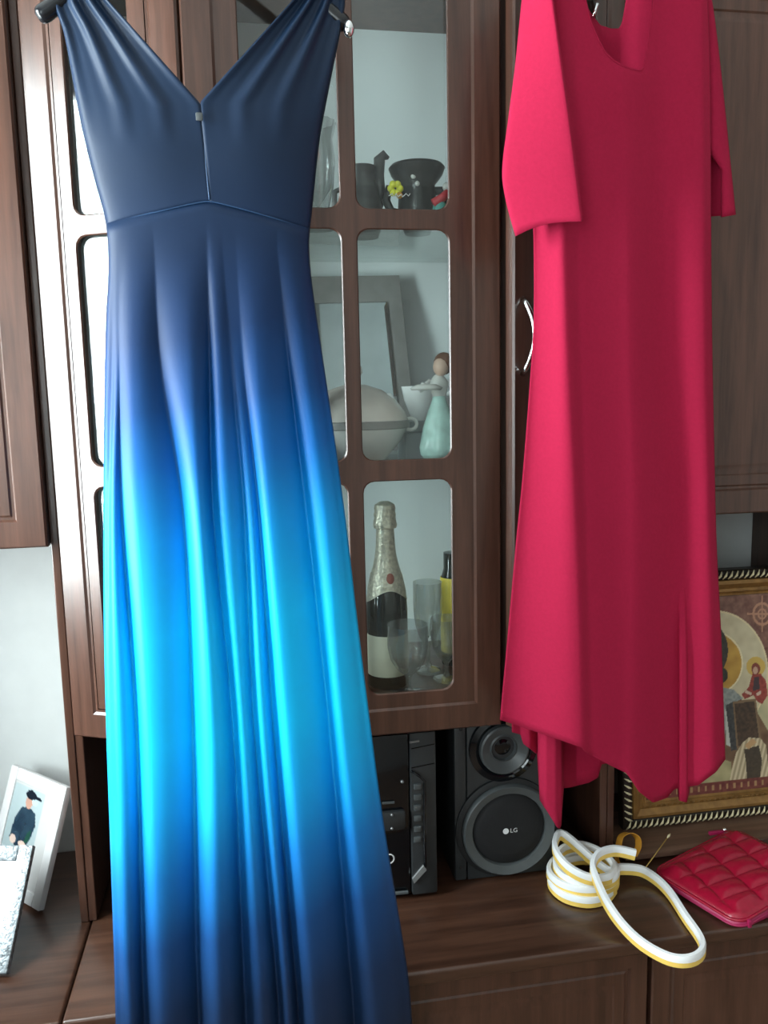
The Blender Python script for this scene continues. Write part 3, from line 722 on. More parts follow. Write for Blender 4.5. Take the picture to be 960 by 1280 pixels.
# gilt beads on the inner moulding
bead_me = None
nb = 32
for k in range(nb):
    x = IX0+.055+(IX1-IX0-.11)*k/(nb-1)
    for z in (IZ0+.053,):
        MB().tube([ip(x-.004, -.008, z-.002), ip(x, -.0095, z+.001), ip(x+.004, -.008, z+.002)], lambda i: (.0008, .0022, .0008)[i], 5, upv=Vector((0, 1, 0))).build('bead', 'gold_frame', ic, smooth=True)
# the painted panel
def ell(x, y, cx, cy, rx, ry): return ((x-cx)/rx)**2+((y-cy)/ry)**2 < 1
def poly(x, y, P):
    c = False; j = len(P)-1
    for i in range(len(P)):
        if (P[i][1] > y) != (P[j][1] > y) and x < (P[j][0]-P[i][0])*(y-P[i][1])/(P[j][1]-P[i][1])+P[i][0]: c = not c
        j = i
    return c
def hsh(x, y):
    v = math.sin(x*12.9898+y*78.233)*43758.5453; return v-math.floor(v)
def blob(x, y, s):
    x /= s; y /= s; i, j = math.floor(x), math.floor(y); fx_, fy_ = x-i, y-j
    a = hsh(i, j)*(1-fx_)+hsh(i+1, j)*fx_; b = hsh(i, j+1)*(1-fx_)+hsh(i+1, j+1)*fx_
    return a*(1-fy_)+b*fy_
def mixc(a, b, t): return tuple(a[i]*(1-t)+b[i]*t for i in range(3))
def icon_col(x, y):
    n1 = blob(x, y, 6); n2 = blob(x+50, y+9, 2.2)
    col = mixc(lin(98, 58, 50), lin(166, 122, 104), n1*.55+n2*.35)                # ornamented ground
    d = math.hypot(x-951, (y-767)*.85)
    if abs(d-11) < 1.4 or abs(d-5) < 1.0 or (d < 19 and (abs(x-951) < 1.1 or abs(y-767) < 1.2)): col = lin(190, 140, 112)
    if y > 834: col = mixc(lin(206, 192, 150), lin(176, 172, 136), n1)
    if ell(x, y, 893, 840, 66, 77): col = lin(232, 214, 172)
    if ell(x, y, 893, 840, 64, 75): col = mixc(lin(222, 210, 176), lin(202, 188, 152), n1)
    if ell(x, y, 888, 828, 39, 40): col = lin(240, 226, 186)
    if ell(x, y, 888, 828, 37, 38): col = mixc(lin(212, 168, 78), lin(188, 142, 62), n1)
    if ell(x, y, 890, 812, 18, 30): col = mixc(lin(78, 68, 60), lin(52, 46, 42), n2)       # head, dark hair
    if ell(x, y, 884, 820, 12, 19): col = lin(160, 118, 88)
    if ell(x, y, 899, 843, 9, 10): col = mixc(lin(64, 66, 56), lin(48, 44, 40), n2)
    if poly(x, y, [(830, 990), (838, 892), (860, 864), (892, 856), (912, 862), (928, 876), (944, 888), (962, 918), (966, 990)]): col = mixc(lin(104, 74, 56), lin(138, 108, 80), n1)
    if poly(x, y, [(868, 990), (876, 955), (895, 946), (912, 952), (914, 990)]): col = mixc(lin(196, 182, 134), lin(160, 150, 110), n1)
    if poly(x, y, [(900, 858), (915, 861), (927, 872), (908, 880), (903, 930), (892, 930), (890, 870)]): col = mixc(lin(126, 134, 132), lin(176, 180, 174), n2)
    if ell(x, y, 943, 832, 12, 12): col = lin(214, 178, 92)
    if poly(x, y, [(939, 841), (949, 841), (956, 850), (958, 868), (951, 879), (945, 876), (940, 868), (929, 873), (925, 867), (934, 858), (937, 847)]): col = mixc(lin(132, 48, 42), lin(172, 78, 66), n2)
    if poly(x, y, [(941, 845), (947, 845), (948, 860), (939, 863)]): col = lin(74, 58, 62)
    if poly(x, y, [(930, 861), (938, 865), (937, 868), (929, 865)]) or poly(x, y, [(943, 866), (949, 862), (950, 866), (945, 869)]): col = lin(214, 186, 164)
    if ell(x, y, 943, 835, 5.6, 7.4): col = lin(136, 66, 52)
    if ell(x, y, 942.6, 837, 3.2, 4.6): col = lin(206, 166, 142)
    if poly(x, y, [(904, 886), (910, 884), (913, 934), (906, 930)]): col = lin(204, 204, 194)
    if poly(x, y, [(905, 881), (914, 876), (920, 936), (912, 938)]): col = mixc(lin(54, 54, 56), lin(86, 86, 84), n2)
    if poly(x, y, [(914, 876), (943, 872), (950, 924), (919, 936)]): col = lin(134, 108, 80)
    if poly(x, y, [(916, 879), (941, 875), (947, 922), (921, 932)]): col = mixc(lin(58, 44, 36), lin(96, 74, 56), n2)
    if poly(x, y, [(934, 921), (949, 922), (956, 931), (959, 960), (959, 982), (909, 984), (912, 964), (918, 941), (926, 928)]): col = mixc(lin(222, 204, 168), lin(150, 126, 92), (math.sin((x+.25*(y-930))*1.15)*.5+.5)*.75)
    if poly(x, y, [(928, 936), (947, 931), (951, 950), (947, 984), (932, 984), (931, 955)]): col = mixc(lin(66, 56, 46), lin(88, 74, 58), n2)
    if poly(x, y, [(929, 931), (939, 922), (944, 927), (934, 936)]): col = lin(200, 158, 112)
    return col
def pxof(p):
    d = Vector(p)-CP; z = d.dot(fw); return 480+FPX*d.dot(rt)/z, 640-FPX*d.dot(up)/z
GX, GZ = 250, 260
mb = MB(); cols_ = []
px0, px1, pz0, pz1 = IX0+.066, IX1-.066, IZ0+.066, IZ1-.066
K00, K10, K01, K11 = (pxof(ip(x, 0, z)) for z in (pz0, pz1) for x in (px0, px1))
def picfn(i, j):
    a, b = i/(GX-1), j/(GZ-1)
    u, w = (K00[k]*(1-a)*(1-b)+K10[k]*a*(1-b)+K01[k]*(1-a)*b+K11[k]*a*b for k in (0, 1))   # layout of the print over the panel
    c = icon_col(u, w)
    if b < .055:
        c = mixc(lin(104, 44, 44), lin(134, 74, 62), blob(u, w, 2.5))
        if .014 < b < .042 and (a*22) % 1 < .3: c = lin(176, 136, 96)
    cols_.append(c); return ip(px0+(px1-px0)*a, -.001, pz0+(pz1-pz0)*b)
mb.grid(GX, GZ, picfn)
mb.build('painting', 'icon_print', ic, colors=cols_)

# ------------------------------------------------------------------ photo frames on the left worktop
def oriented(Pbr, yaw, lean, H, W):
    """bottom-right corner, facing direction, returns function (a across from right edge leftwards, h up, d out) -> point"""
    n = Vector((math.sin(yaw), -math.cos(yaw), 0)); left = Vector((-math.cos(yaw), -math.sin(yaw), 0))
    u = (Vector((0, 0, 1))*math.cos(lean)-n*math.sin(lean)); nn = n*math.cos(lean)+Vector((0, 0, 1))*math.sin(lean)
    P = Vector(Pbr)
    return lambda a, h, d: P+left*a+u*h+nn*d
def photo_frame(name_label, base, yaw, lean, H, W, border, edge_mat, print_fn, inner_white=True, thick=.016, bumpy=False):
    F = oriented(base, yaw, lean, H, W)
    t = thing('photo_frame', base, name_label, 'photo frame', 'photo frames on the left worktop')
    MB().box(.003, W-.003, .003, H-.003, -.6*thick, .002, fn=lambda a, h, d: F(a, h, d)).build('backing', 'grey_card', t)
    bw = border
    for a0, a1, h0, h1 in ((0, bw, 0, H), (W-bw, W, 0, H), (bw, W-bw, 0, bw), (bw, W-bw, H-bw, H)):
        MB().box(a0, a1, h0, h1, -.6*thick, .4*thick, .003, fn=lambda a, h, d: F(a, h, d)).build('frame_side', edge_mat, t, smooth=True, angle=40)
    gx, gz = 60, 90
    cl_ = []
    def fn(i, j):
        u, v = i/(gx-1), j/(gz-1)
        cl_.append(tuple(.7*c for c in print_fn(1-u, v))); return F(bw+(W-2*bw)*u, bw+(H-2*bw)*v, .0028)
    g = MB(); g.grid(gx, gz, fn); g.build('photograph', 'photo_print', t, colors=cl_)
    # easel strut behind
    MB().slab([F(W*.4, H*.7, -.6*thick), F(W*.6, H*.7, -.6*thick), F(W*.62, .0, 0)+Vector(F(0, 0, -1)-F(0, 0, 0))*.0+Vector((0, .11, 0)).lerp(Vector((0, .05, 0)), .3)*0+Vector((.06*math.sin(-yaw), .06*math.cos(yaw), 0)), F(W*.38, .0, 0)+Vector((.06*math.sin(-yaw), .06*math.cos(yaw), 0))], .003).build('easel_strut', 'grey_card', t)
    return t
def photo_a(u, v):
    # u from left, v from bottom; a person in dark clothes with a dark cap on pale ground
    if u > .74 or v > .97: return lin(214, 212, 210)
    u /= .74
    c = mixc(lin(168, 184, 186), lin(190, 204, 206), v)
    if v < .30: c = mixc(lin(60, 120, 150), lin(96, 160, 190), blob(u*60, v*80, 5)) if u > .52 else lin(196, 204, 206)
    if v < .19 and u > .45: c = mixc(lin(70, 84, 96), lin(120, 134, 142), blob(u*60, v*80, 3))
    if v < .30 and u < .5: c = lin(198, 206, 208)
    if poly(u, v, [(.18, .40), (.22, .62), (.36, .75), (.60, .78), (.82, .74), (.90, .62), (.84, .48), (.72, .36), (.60, .32), (.40, .34)]): c = mixc(lin(30, 48, 66), lin(52, 76, 92), blob(u*60, v*90, 6))
    if poly(u, v, [(.62, .36), (.80, .46), (.82, .58), (.70, .52)]): c = lin(36, 80, 66)
    if ell(u, v, .30, .40, .10, .045) or ell(u, v, .62, .385, .12, .035): c = lin(232, 204, 190)
    if ell(u, v, .56, .83, .11, .075): c = lin(206, 158, 138)
    if ell(u, v, .74, .86, .10, .05): c = lin(200, 220, 226)
    if ell(u, v, .58, .905, .17, .045) or poly(u, v, [(.5, .86), (.42, .9), (.45, .95), (.6, .96), (.66, .9)]): c = lin(24, 32, 44)
    if ell(u, v, .80, .895, .14, .018): c = lin(24, 32, 44)
    return c
def photo_b(u, v):
    c = mixc(lin(190, 200, 206), lin(216, 222, 226), blob(u*50, v*50, 9))
    if ell(u, v, .75, .5, .18, .22): c = mixc(lin(150, 176, 206), lin(214, 228, 240), blob(u*70, v*70, 6))
    if ell(u, v, .45, .35, .2, .25): c = mixc(lin(120, 140, 180), lin(214, 228, 240), blob(u*70, v*70, 5))
    return c
P1 = atz(51, 1140, CT+.004)
photo_frame('white photo frame with a portrait in dark clothes, leaning in the left niche', (P1.x, P1.y, CT+.006), math.radians(-44), math.radians(20), .262, .215, .028, 'frame_white', photo_a)
P2 = atz(10, 1220, CT+.004)
photo_frame('silver glittery photo frame cut off at the left picture edge', (P2.x, P2.y, CT+.008), math.radians(-10), math.radians(40), .232, .17, .030, 'silver_glitter', photo_b)

# ------------------------------------------------------------------ light strip (neon flex) in a coil with a loose loop
def catmull(P, n=6):
    P = [Vector(p) for p in P]; out = []
    for i in range(len(P)-1):
        p0, p1, p2, p3 = P[max(i-1, 0)], P[i], P[i+1], P[min(i+2, len(P)-1)]
        for k in range(n):
            t = k/n
            out.append(.5*((2*p1)+(-p0+p2)*t+(2*p0-5*p1+4*p2-p3)*t*t+(-p0+3*p1-3*p2+p3)*t**3))
    out.append(P[-1]); return out
path = []
cc = Vector((.609, .058, 0))
turns = 4.6
nt_ = 46
for k in range(nt_):
    f = k/(nt_-1); a = -math.pi*.2-2*math.pi*turns*f
    r = .070+.005*math.sin(3.1*f*turns)-.004*f+.0035*math.sin(2*a+5*f)
    z = CT+.014+.040*f+.007*math.sin(a+1.0+2.2*f)*(.3+1.2*f)
    t = min(1, max(0, (f-.70)/.16)); t = t*t*(3-2*t)      # the last turn stands up at the back left
    z += .050*t*(.5+.5*math.cos(a-2.35))**1.4
    path.append((cc.x+r*math.cos(a), cc.y+r*math.sin(a)*1.02-.012*t*(.5+.5*math.cos(a-2.35)), z))
loop = [(757, 1088, .262), (775, 1086, .250), (800, 1088, .240), (820, 1099, .233), (838, 1117, .230), (857, 1146, .229), (876, 1174, .230), (877, 1190, .232), (862, 1200, .234),
        (836, 1198, .235), (803, 1180, .236), (777, 1155, .244), (758, 1127, .266), (745, 1098, .290), (741, 1082, .303), (748, 1069, .310), (768, 1063, .308), (794, 1068, .300)]
path += [tuple(atz(x, y, z)) for x, y, z in loop]
path = catmull(path, 5)
ls = thing('light_strip', (cc.x, cc.y, CT), 'white flexible light strip with yellow back, coiled on the worktop', 'light strip')
w_, h_ = .0060, .0112
MB().sweep(path, [(-w_, -.0015), (w_, -.0015), (w_, h_*.6), (w_*.6, h_), (-w_*.6, h_), (-w_, h_*.6)]).build('diffuser', 'led_white', ls, smooth=True, angle=60)
MB().sweep(path, [(-w_*1.02, -h_), (w_*1.02, -h_), (w_*1.02, -.0015), (-w_*1.02, -.0015)]).build('backing', 'led_yellow', ls, smooth=True, angle=60)

# gold ribbon curl and thin gold stick
rb = [at(x, y, Y) for x, y, Y in ((773, 1060, .125), (776, 1046, .135), (786, 1041, .14), (796, 1047, .13), (798, 1058, .115), (793, 1069, .11))]
rp_ = catmull(rb, 6)
gr = thing('ribbon_curl', (rb[0].x, .12, CT), 'curl of gold ribbon between light strip and icon frame', 'ribbon')
MB().sweep(rp_, [(-.0008, -.010), (.0008, -.010), (.0008, .010), (-.0008, .010)], upv=Vector((.25, -.9, .35))).build('ribbon_loop', 'gold_ribbon', gr, smooth=True, angle=50)
rt_ = catmull([at(x, y, Y) for x, y, Y in ((773, 1058, .125), (771, 1068, .12), (772, 1077, .115), (778, 1086, .105))], 6)
MB().sweep(rt_, [(-.0008, -.005), (.0008, -.005), (.0008, .005), (-.0008, .005)], upv=Vector((.6, -.8, .2))).build('ribbon_tail', 'gold_ribbon', gr, smooth=True, angle=50)
a, b = atz(803, 1090, CT+.012), at(838, 1042, .14)
nd = thing('gold_stick', (a.x, a.y, CT), 'thin gold stick leaning by the red purse, above the light strip', 'stick')
MB().tube([a, Vector(a).lerp(b, .5), Vector(a).lerp(b, .9)], .0013, 6).build('shaft', 'gold_wire', nd, smooth=True)
MB().tube([Vector(a).lerp(b, .88), Vector(a).lerp(b, .94), b], lambda i: (.0013, .0030, .0008)[i], 8).build('tip', 'gold_pale', nd, smooth=True)

# ------------------------------------------------------------------ quilted clutch
l_ = atz(815, 1084, CT+.026); b_ = atz(924, 1150, CT+.026); t_ = atz(917, 1031, CT+.058)
r_ = b_+t_-l_
ct = thing('clutch_purse', ((l_.x+r_.x)/2, (l_.y+r_.y)/2, CT), 'red quilted leather clutch purse lying on the worktop at right', 'purse')
E1 = Vector(b_-l_); E2 = Vector(t_-l_)
def cpt(a, b, h=0.0): return l_+E1*a+E2*b+Vector((0, 0, h))
L1, L2 = E1.length, E2.length
def corner_round(a, b, R=.030):
    """pull the corners in so the outline is a rounded rectangle"""
    x, y = a*L1, b*L2
    cx = min(max(x, R), L1-R); cy = min(max(y, R), L2-R)
    dx, dy = x-cx, y-cy
    if dx and dy:
        m_ = max(abs(dx), abs(dy)); l2 = math.hypot(dx, dy); k = m_/l2
        x, y = cx+dx*k, cy+dy*k
    return x/L1, y/L2
NQ = 120
def quilt(i, j):
    a0, b0 = i/(NQ-1), j/(NQ-1); a, b = corner_round(a0, b0)
    e = min(a0*L1, (1-a0)*L1, b0*L2, (1-b0)*L2)
    p = cpt(a, b)
    q1 = (p.x+.10*p.y-.773)/.073; q2 = (p.y-.12*p.x)/.047
    pill = abs(math.sin(math.pi*q1)*math.sin(math.pi*q2))**.5
    h = .012*pill*min(1, max(0, (e-.010)/.02))-.010*max(0, 1-e/.014)**2
    return p+Vector((0, 0, h))
qm = MB(); qm.grid(NQ, NQ, quilt)
qm.build('quilted_flap', 'red_leather', ct, smooth=True)
# side wall with piping, following the outline down to the worktop
out = []
for k in range(40): out.append((k/40, 0.0))
for k in range(40): out.append((1.0, k/40))
for k in range(40): out.append((1-k/40, 1.0))
for k in range(40): out.append((0.0, 1-k/40))
rim = [cpt(*corner_round(a, b)) for a, b in out]
sw = MB(); cen_ = cpt(.5, .5)
rings = []
for f, g_ in ((0, .0), (.25, .004), (.6, .005), (.9, .001), (1.0, -.004)):
    ring = []
    for p in rim:
        d = (p-cen_); d.z = 0; d.normalize(); zt_ = p.z-.010; zb2 = CT+.0008 if p.y < .108 else PL+.0012
        ring.append(sw.v((p.x+d.x*g_, p.y+d.y*g_, zt_+(zb2-zt_)*f)))
    rings.append(ring)
for a, b in zip(rings, rings[1:]): loop_faces(sw, a, b)
sw.f(rings[-1])
sw.build('gusset', 'leather_edge', ct, smooth=True, angle=50)
MB().tube([p+Vector((0, 0, -.010)) for p in rim], .0035, 6, closed=True).build('piping', 'red_leather', ct, smooth=True)
MB().tube([p+Vector(((p-cen_).x, (p-cen_).y, 0)).normalized()*.0045+Vector((0, 0, -.019)) for p in rim], .0022, 6, closed=True).build('zip_line', 'leather_edge', ct, smooth=True)
zp = cpt(-.02, .84, -.006)
MB().box(zp.x-.026, zp.x+.012, zp.y-.002, zp.y+.007, zp.z-.004, zp.z+.004, .002).build('zip_tab', 'leather_edge', ct, smooth=True, angle=40)
zp2 = cpt(-.015, .90, -.004)
MB().ball((zp2.x, zp2.y, zp2.z), .005, 10, 8).build('zip_slider', 'chrome', ct, smooth=True)
sp_ = at(946, 1148, FY-.02); s0 = cpt(1.0, .10)
MB().box(s0.x-.004, s0.x+.004, s0.y-.009, s0.y+.002, s0.z-.024, s0.z-.008, .0015).build('seam_tab', 'leather_edge', ct, smooth=True, angle=40)

# ------------------------------------------------------------------ blue ombre dress
LS = [(-120, 78), (-60, 70), (0, 67), (40, 80), (120, 95), (170, 105), (230, 120), (270, 131), (300, 135), (340, 136), (400, 133), (500, 131), (600, 130), (750, 130), (900, 133), (1050, 138), (1200, 143), (1280, 145), (1420, 148), (1600, 150)]
RS = [(-120, 415), (-60, 425), (0, 431), (40, 425), (110, 411), (170, 400), (230, 393), (270, 389), (300, 386), (340, 388), (400, 396), (480, 408), (570, 421), (660, 433), (780, 447), (900, 462), (1020, 478), (1130, 496), (1220, 510), (1280, 515), (1420, 524), (1600, 532)]
SEAM = [(128, 281), (165, 271), (200, 263), (240, 254), (262, 251), (290, 257), (330, 268), (385, 285), (400, 288)]
bd = thing('evening_dress', (-.1, -.15, Z0+.03), 'long blue ombre evening dress on a black hanger', 'dress')
def axis_y(y): return sinterp(AX, y)
def bodice_half(side):
    mb = MB(); nu, nv = 34, 60
    ctr = [(-120, None), (128, 249), (160, 253), (252, 262), (290, 263)]
    def inner(y):
        if y < 128:
            return interp([(-120, 42), (0, 135), (128, 249)], y) if side < 0 else interp([(-120, 470), (0, 366), (128, 250)], y)
        return sinterp([(128, 249.5), (160, 253), (252, 262), (300, 264)], y)+(1.2 if side < 0 else 0)
    def f(back):
        def fn(i, j):
            u = i/(nu-1); v = j/(nv-1)
            ytop = -46
            xs = lambda y: (sinterp(LS, y)+(inner(y)-sinterp(LS, y))*u) if side < 0 else (inner(y)+(sinterp(RS, y)-inner(y))*u)
            y = ytop; 
            # lower rim follows the waist seam
            xb = xs(275); yb_ = sinterp(SEAM, xb)+2
            y = ytop+(yb_-ytop)*v
            x = xs(y); full = (x-sinterp(LS, y))/(sinterp(RS, y)-sinterp(LS, y)); full = min(max(full, 0), 1)
            bul = math.sqrt(max(0, 1-(2*full-1)**2))
            Y = axis_y(y)
            if back: return at(x, y, Y+.022*bul*(1 if y > 100 else .6))
            # gathers run down from the strap and fade over the bust
            s_ = u if side < 0 else 1-u
            fade = max(0, 1-(y+46)/230)
            wave = .0075*fade*(math.sin(2*math.pi*(3.2*s_+.15))+.4*math.sin(2*math.pi*6.1*s_+1))
            cen = .012*math.exp(-((x-sinterp([(128, 250), (252, 262), (290, 262)], y))/7)**2) if y > 128 else 0
            bust = .006*math.exp(-((y-170)/70)**2)*math.exp(-((full-(.27 if side < 0 else .73))/.2)**2)
            return at(x, y, Y-.034*bul-bust-wave)
        return fn
    mb.grid(nu, nv, f(False)); mb.grid(nu, nv, f(True)); return mb
h1 = bodice_half(-1); h2 = bodice_half(1)
h1.build('bodice_half', 'ombre_satin', bd, smooth=True, solid=.0012)
h2.build('bodice_half', 'ombre_satin', bd, smooth=True, solid=.0012)
# fold tracks: (kind, [(y, x)...]); kind 1 ridge, -1 valley, with strength
YK = (285, 450, 640, 900, 1200, 1280, 1600)
TR_ = [(-1, .3, (140, 141, 137, 137, 147, 149, 153)),
       (1, .8, (146, 147, 141, 147, 158, 162, 168)), (-1, .7, (156, 150, 152, 170, 178, 181, 188)),
       (1, .9, (168, 166, 173, 187, 201, 205, 214)), (-1, 1.0, (192, 200, 229, 241, 246, 249, 258)),
       (1, 1.2, (228, 236, 249, 265, 272, 275, 284)), (-1, 1.0, (259, 262, 266, 291, 304, 308, 320)),
       (1, .8, (266, 274, 283, 303, 323, 328, 340)), (-1, .8, (276, 288, 305, 317, 344, 350, 364)),
       (1, .7, (284, 296, 314, 329, 356, 362, 376)), (-1, .8, (294, 304, 323, 341, 367, 373, 388)),
       (1, 1.1, (314, 322, 337, 360, 388, 394, 410)), (-1, 1.0, (344, 360, 383, 411, 437, 443, 458)),
       (1, 1.0, (362, 382, 407, 428, 464, 472, 488)), (-1, .3, (380, 400, 429, 458, 504, 512, 530))]
def fold_depth(x, y):
    pts = []
    amp = interp([(285, .0), (330, .10), (400, .35), (520, .75), (700, 1.0), (1300, 1.25)], y)
    for kd, st, xs in TR_:
        xx = sinterp(list(zip(YK, xs)), y)
        if len(pts) in (8, 9, 10): st = st*interp([(400, 0.0), (820, 1.0)], y)
        if len(pts) in (1, 2): st = st*interp([(380, 0.0), (760, 1.0)], y) if kd > 0 else st*interp([(380, -.5), (760, 1.0)], y)
        pts.append((xx, kd, st))
    ridge, valley = .017, -.015
    if x <= pts[0][0]: return valley*pts[0][2]*amp
    for (xa, ka, sa_), (xb, kb, sb) in zip(pts, pts[1:]):
        if x <= xb:
            t = (x-xa)/max(xb-xa, 1e-6)
            da, db = (ridge if ka > 0 else valley)*sa_, (ridge if kb > 0 else valley)*sb
            if ka < 0: s_ = t**.62*(1-.25*(1-t)) if t > 0 else 0; s_ = 1-(1-t)**2.0      # valley -> ridge: crease then round top
            else: s_ = t**2.0
            return (da+(db-da)*s_)*amp
    return valley*pts[-1][2]*amp
sk = MB(); NU, NV = 150, 90
def skirt(back):
    def fn(i, j):
        u = i/(NU-1); v = (j/(NV-1))
        xt = sinterp(LS, 285)+(sinterp(RS, 285)-sinterp(LS, 285))*u
        yt = sinterp(SEAM, xt); y = yt+(1600-yt)*v
        x = sinterp(LS, y)+(sinterp(RS, y)-sinterp(LS, y))*u
        bul = math.sqrt(max(0, 1-(2*u-1)**2)); Y = axis_y(y)
        if back: return at(x, y, Y+.022*bul)
        edge = min(1, min(u, 1-u)/.03)
        return at(x, y, Y-.034*bul**.8-fold_depth(x, y)*edge)
    return fn
sk.grid(NU, NV, skirt(False)); sk.grid(NU, NV, skirt(True))
sk.build('skirt', 'ombre_satin', bd, smooth=True, solid=.0012)
# seam piping at the waist, zip and puller
sm_pts = []
for k in range(50):
    u = .02+.96*k/49; xt = sinterp(LS, 280)+(sinterp(RS, 280)-sinterp(LS, 280))*u; y = sinterp(SEAM, xt)+1
    bul = math.sqrt(max(0, 1-(2*u-1)**2)); sm_pts.append(at(xt, y, axis_y(y)-.034*bul**.9-.001))
MB().tube(sm_pts, .0011, 6).build('waist_seam', 'seam_blue', bd, smooth=True)
zl = []
for k in range(20):
    y = 134+116*k/19; x = sinterp([(128, 249.5), (160, 253), (252, 262)], y); zl.append(at(x, y, axis_y(y)-.034-.001))
MB().tube(zl, .0014, 6).build('zip_seam', 'seam_blue', bd, smooth=True)
z0_ = at(248.5, 141, axis_y(140)-.042); z1_ = at(250, 151, axis_y(150)-.042)
MB().box(z0_.x-.005, z0_.x+.006, z0_.y-.003, z0_.y+.001, z1_.z, z0_.z, .0015).build('zip_puller', 'grey_plastic', bd, smooth=True, angle=40)

# hangers
def hanger(name_label, neck, left, right, Yc, hook_top, mat='black_plastic', dY=(0, 0), r=.011):
    base = at(neck[0], neck[1], Yc)
    h = thing('coat_hanger', base, name_label, 'hanger', 'coat hangers')
    nk = base
    for e, dy in ((left, dY[0]), (right, dY[1])):
        end = at(e[0], e[1], Yc+dy)
        pts = [nk, Vector(nk).lerp(end, .25)+Vector((0, 0, .006)), Vector(nk).lerp(end, .6)+Vector((0, 0, .004)), Vector(nk).lerp(end, .9), end]
        pts = catmull(pts, 5); n_ = len(pts)
        MB().tube(pts, lambda i, n_=n_: r*(1+.45*(i/n_)**2)*(1, .93, .78, .45)[max(0, i-n_+4)], 10, upv=Vector((0, 1, 0))).build('arm', mat, h, smooth=True)
    hk = [Vector(nk), Vector((nk.x, nk.y, hook_top-.06)), Vector((nk.x, nk.y-.012, hook_top-.025)), Vector((nk.x, nk.y-.002, hook_top)), Vector((nk.x, nk.y+.03, hook_top+.006)), Vector((nk.x, nk.y+.055, hook_top-.006)), Vector((nk.x, nk.y+.06, hook_top-.03))]
    MB().tube(catmull(hk, 4), .0028, 8, upv=Vector((1, 0, 0))).build('hook', 'chrome', h, smooth=True)
    return h
hb = hanger('black plastic hanger carrying the blue dress', (250, -118), (47, 22), (434, 33), -.082, TP+.062)
pe_ = at(436, 36, -.093)
MB().ball((pe_.x, pe_.y, pe_.z), .0095, 12, 8, sz=1.5).build('arm_end_glint', 'chrome', hb, smooth=True)  # chrome ball stands in for the highlight on the black arm end

# ------------------------------------------------------------------ red dress
RDY = -.125
rdress = thing('red_dress', (.6, RDY, .45), 'crimson half-sleeved dress with scooped neckline and uneven hem', 'dress')
RL = [(-60, 672), (0, 668), (100, 664), (200, 664), (300, 667), (400, 667), (470, 663), (600, 653), (680, 645), (780, 636), (900, 625), (1000, 616)]
RRR = [(-60, 880), (0, 884), (100, 887), (270, 888), (400, 889), (560, 892), (680, 895), (800, 901), (950, 906), (1000, 908)]
NECK = [(660, -60), (716, -60), (731, 0), (738, 25), (745, 42), (756, 64), (768, 76), (782, 83), (795, 87), (801, 87), (804.5, 83), (807, 70), (811, 45), (815, 15), (817, 0), (819, -40), (821, -60), (900, -60)]
HEM = [(620, 899), (640, 905), (680, 918), (715, 930), (729, 935), (731, 939), (760, 955), (783, 966), (788, 972), (800, 990), (816, 1003), (833, 997), (842, 986), (846, 985), (872, 981), (893, 965), (906, 948)]
YK2 = (-60, 290, 450, 620, 800, 960)
TR2 = [(-.35, (668, 667, 664, 652, 634, 622)), (.95, (700, 704, 709, 717, 724, 727)), (.62, (722, 724, 727, 733, 738, 741)), (.45, (770, 780, 782, 788, 786, 782)),
       (-.30, (830, 832, 838, 852, 850, 843)), (.16, (874, 878, 880, 884, 888, 892)), (-.25, (886, 889, 891, 894, 902, 907))]
def red_depth(x, y):
    pts = [(sinterp(list(zip(YK2, xs)), y), d) for d, xs in TR2]
    amp = interp([(-60, .35), (80, .6), (290, .85), (620, 1), (960, 1.15)], y)
    if x <= pts[0][0]: return pts[0][1]*amp*.045
    for (xa, da), (xb, db) in zip(pts, pts[1:]):
        if x <= xb:
            t = (x-xa)/max(1e-6, xb-xa); t = t*t*(3-2*t) if da*db > 0 or True else t
            return (da+(db-da)*t)*amp*.045
    return pts[-1][1]*amp*.045
us = [k/110 for k in range(111)]+[.62, .625, .63, .635, .645, .655, .66, .665, .67]
us = sorted(set(us))
def red_front(i, j, NVr=110):
    u = us[i]; v = j/(NVr-1)
    xb = sinterp(RL, 930)+(sinterp(RRR, 930)-sinterp(RL, 930))*u; yb_ = interp(HEM, xb)
    xt = sinterp(RL, 60)+(sinterp(RRR, 60)-sinterp(RL, 60))*u
    yt = interp(NECK, xt)
    y = yt+(yb_-yt)*v; x = sinterp(RL, y)+(sinterp(RRR, y)-sinterp(RL, y))*u
    # small drape under the neckline
    dr = .006*math.exp(-((y-110)/40)**2)*math.exp(-((x-775)/50)**2)
    return at(x, y, RDY-red_depth(x, y)-dr)
fr_ = MB(); fr_.grid(len(us), 110, red_front)
fr_.build('front_panel', 'red_knit', rdress, smooth=True, solid=.0025)
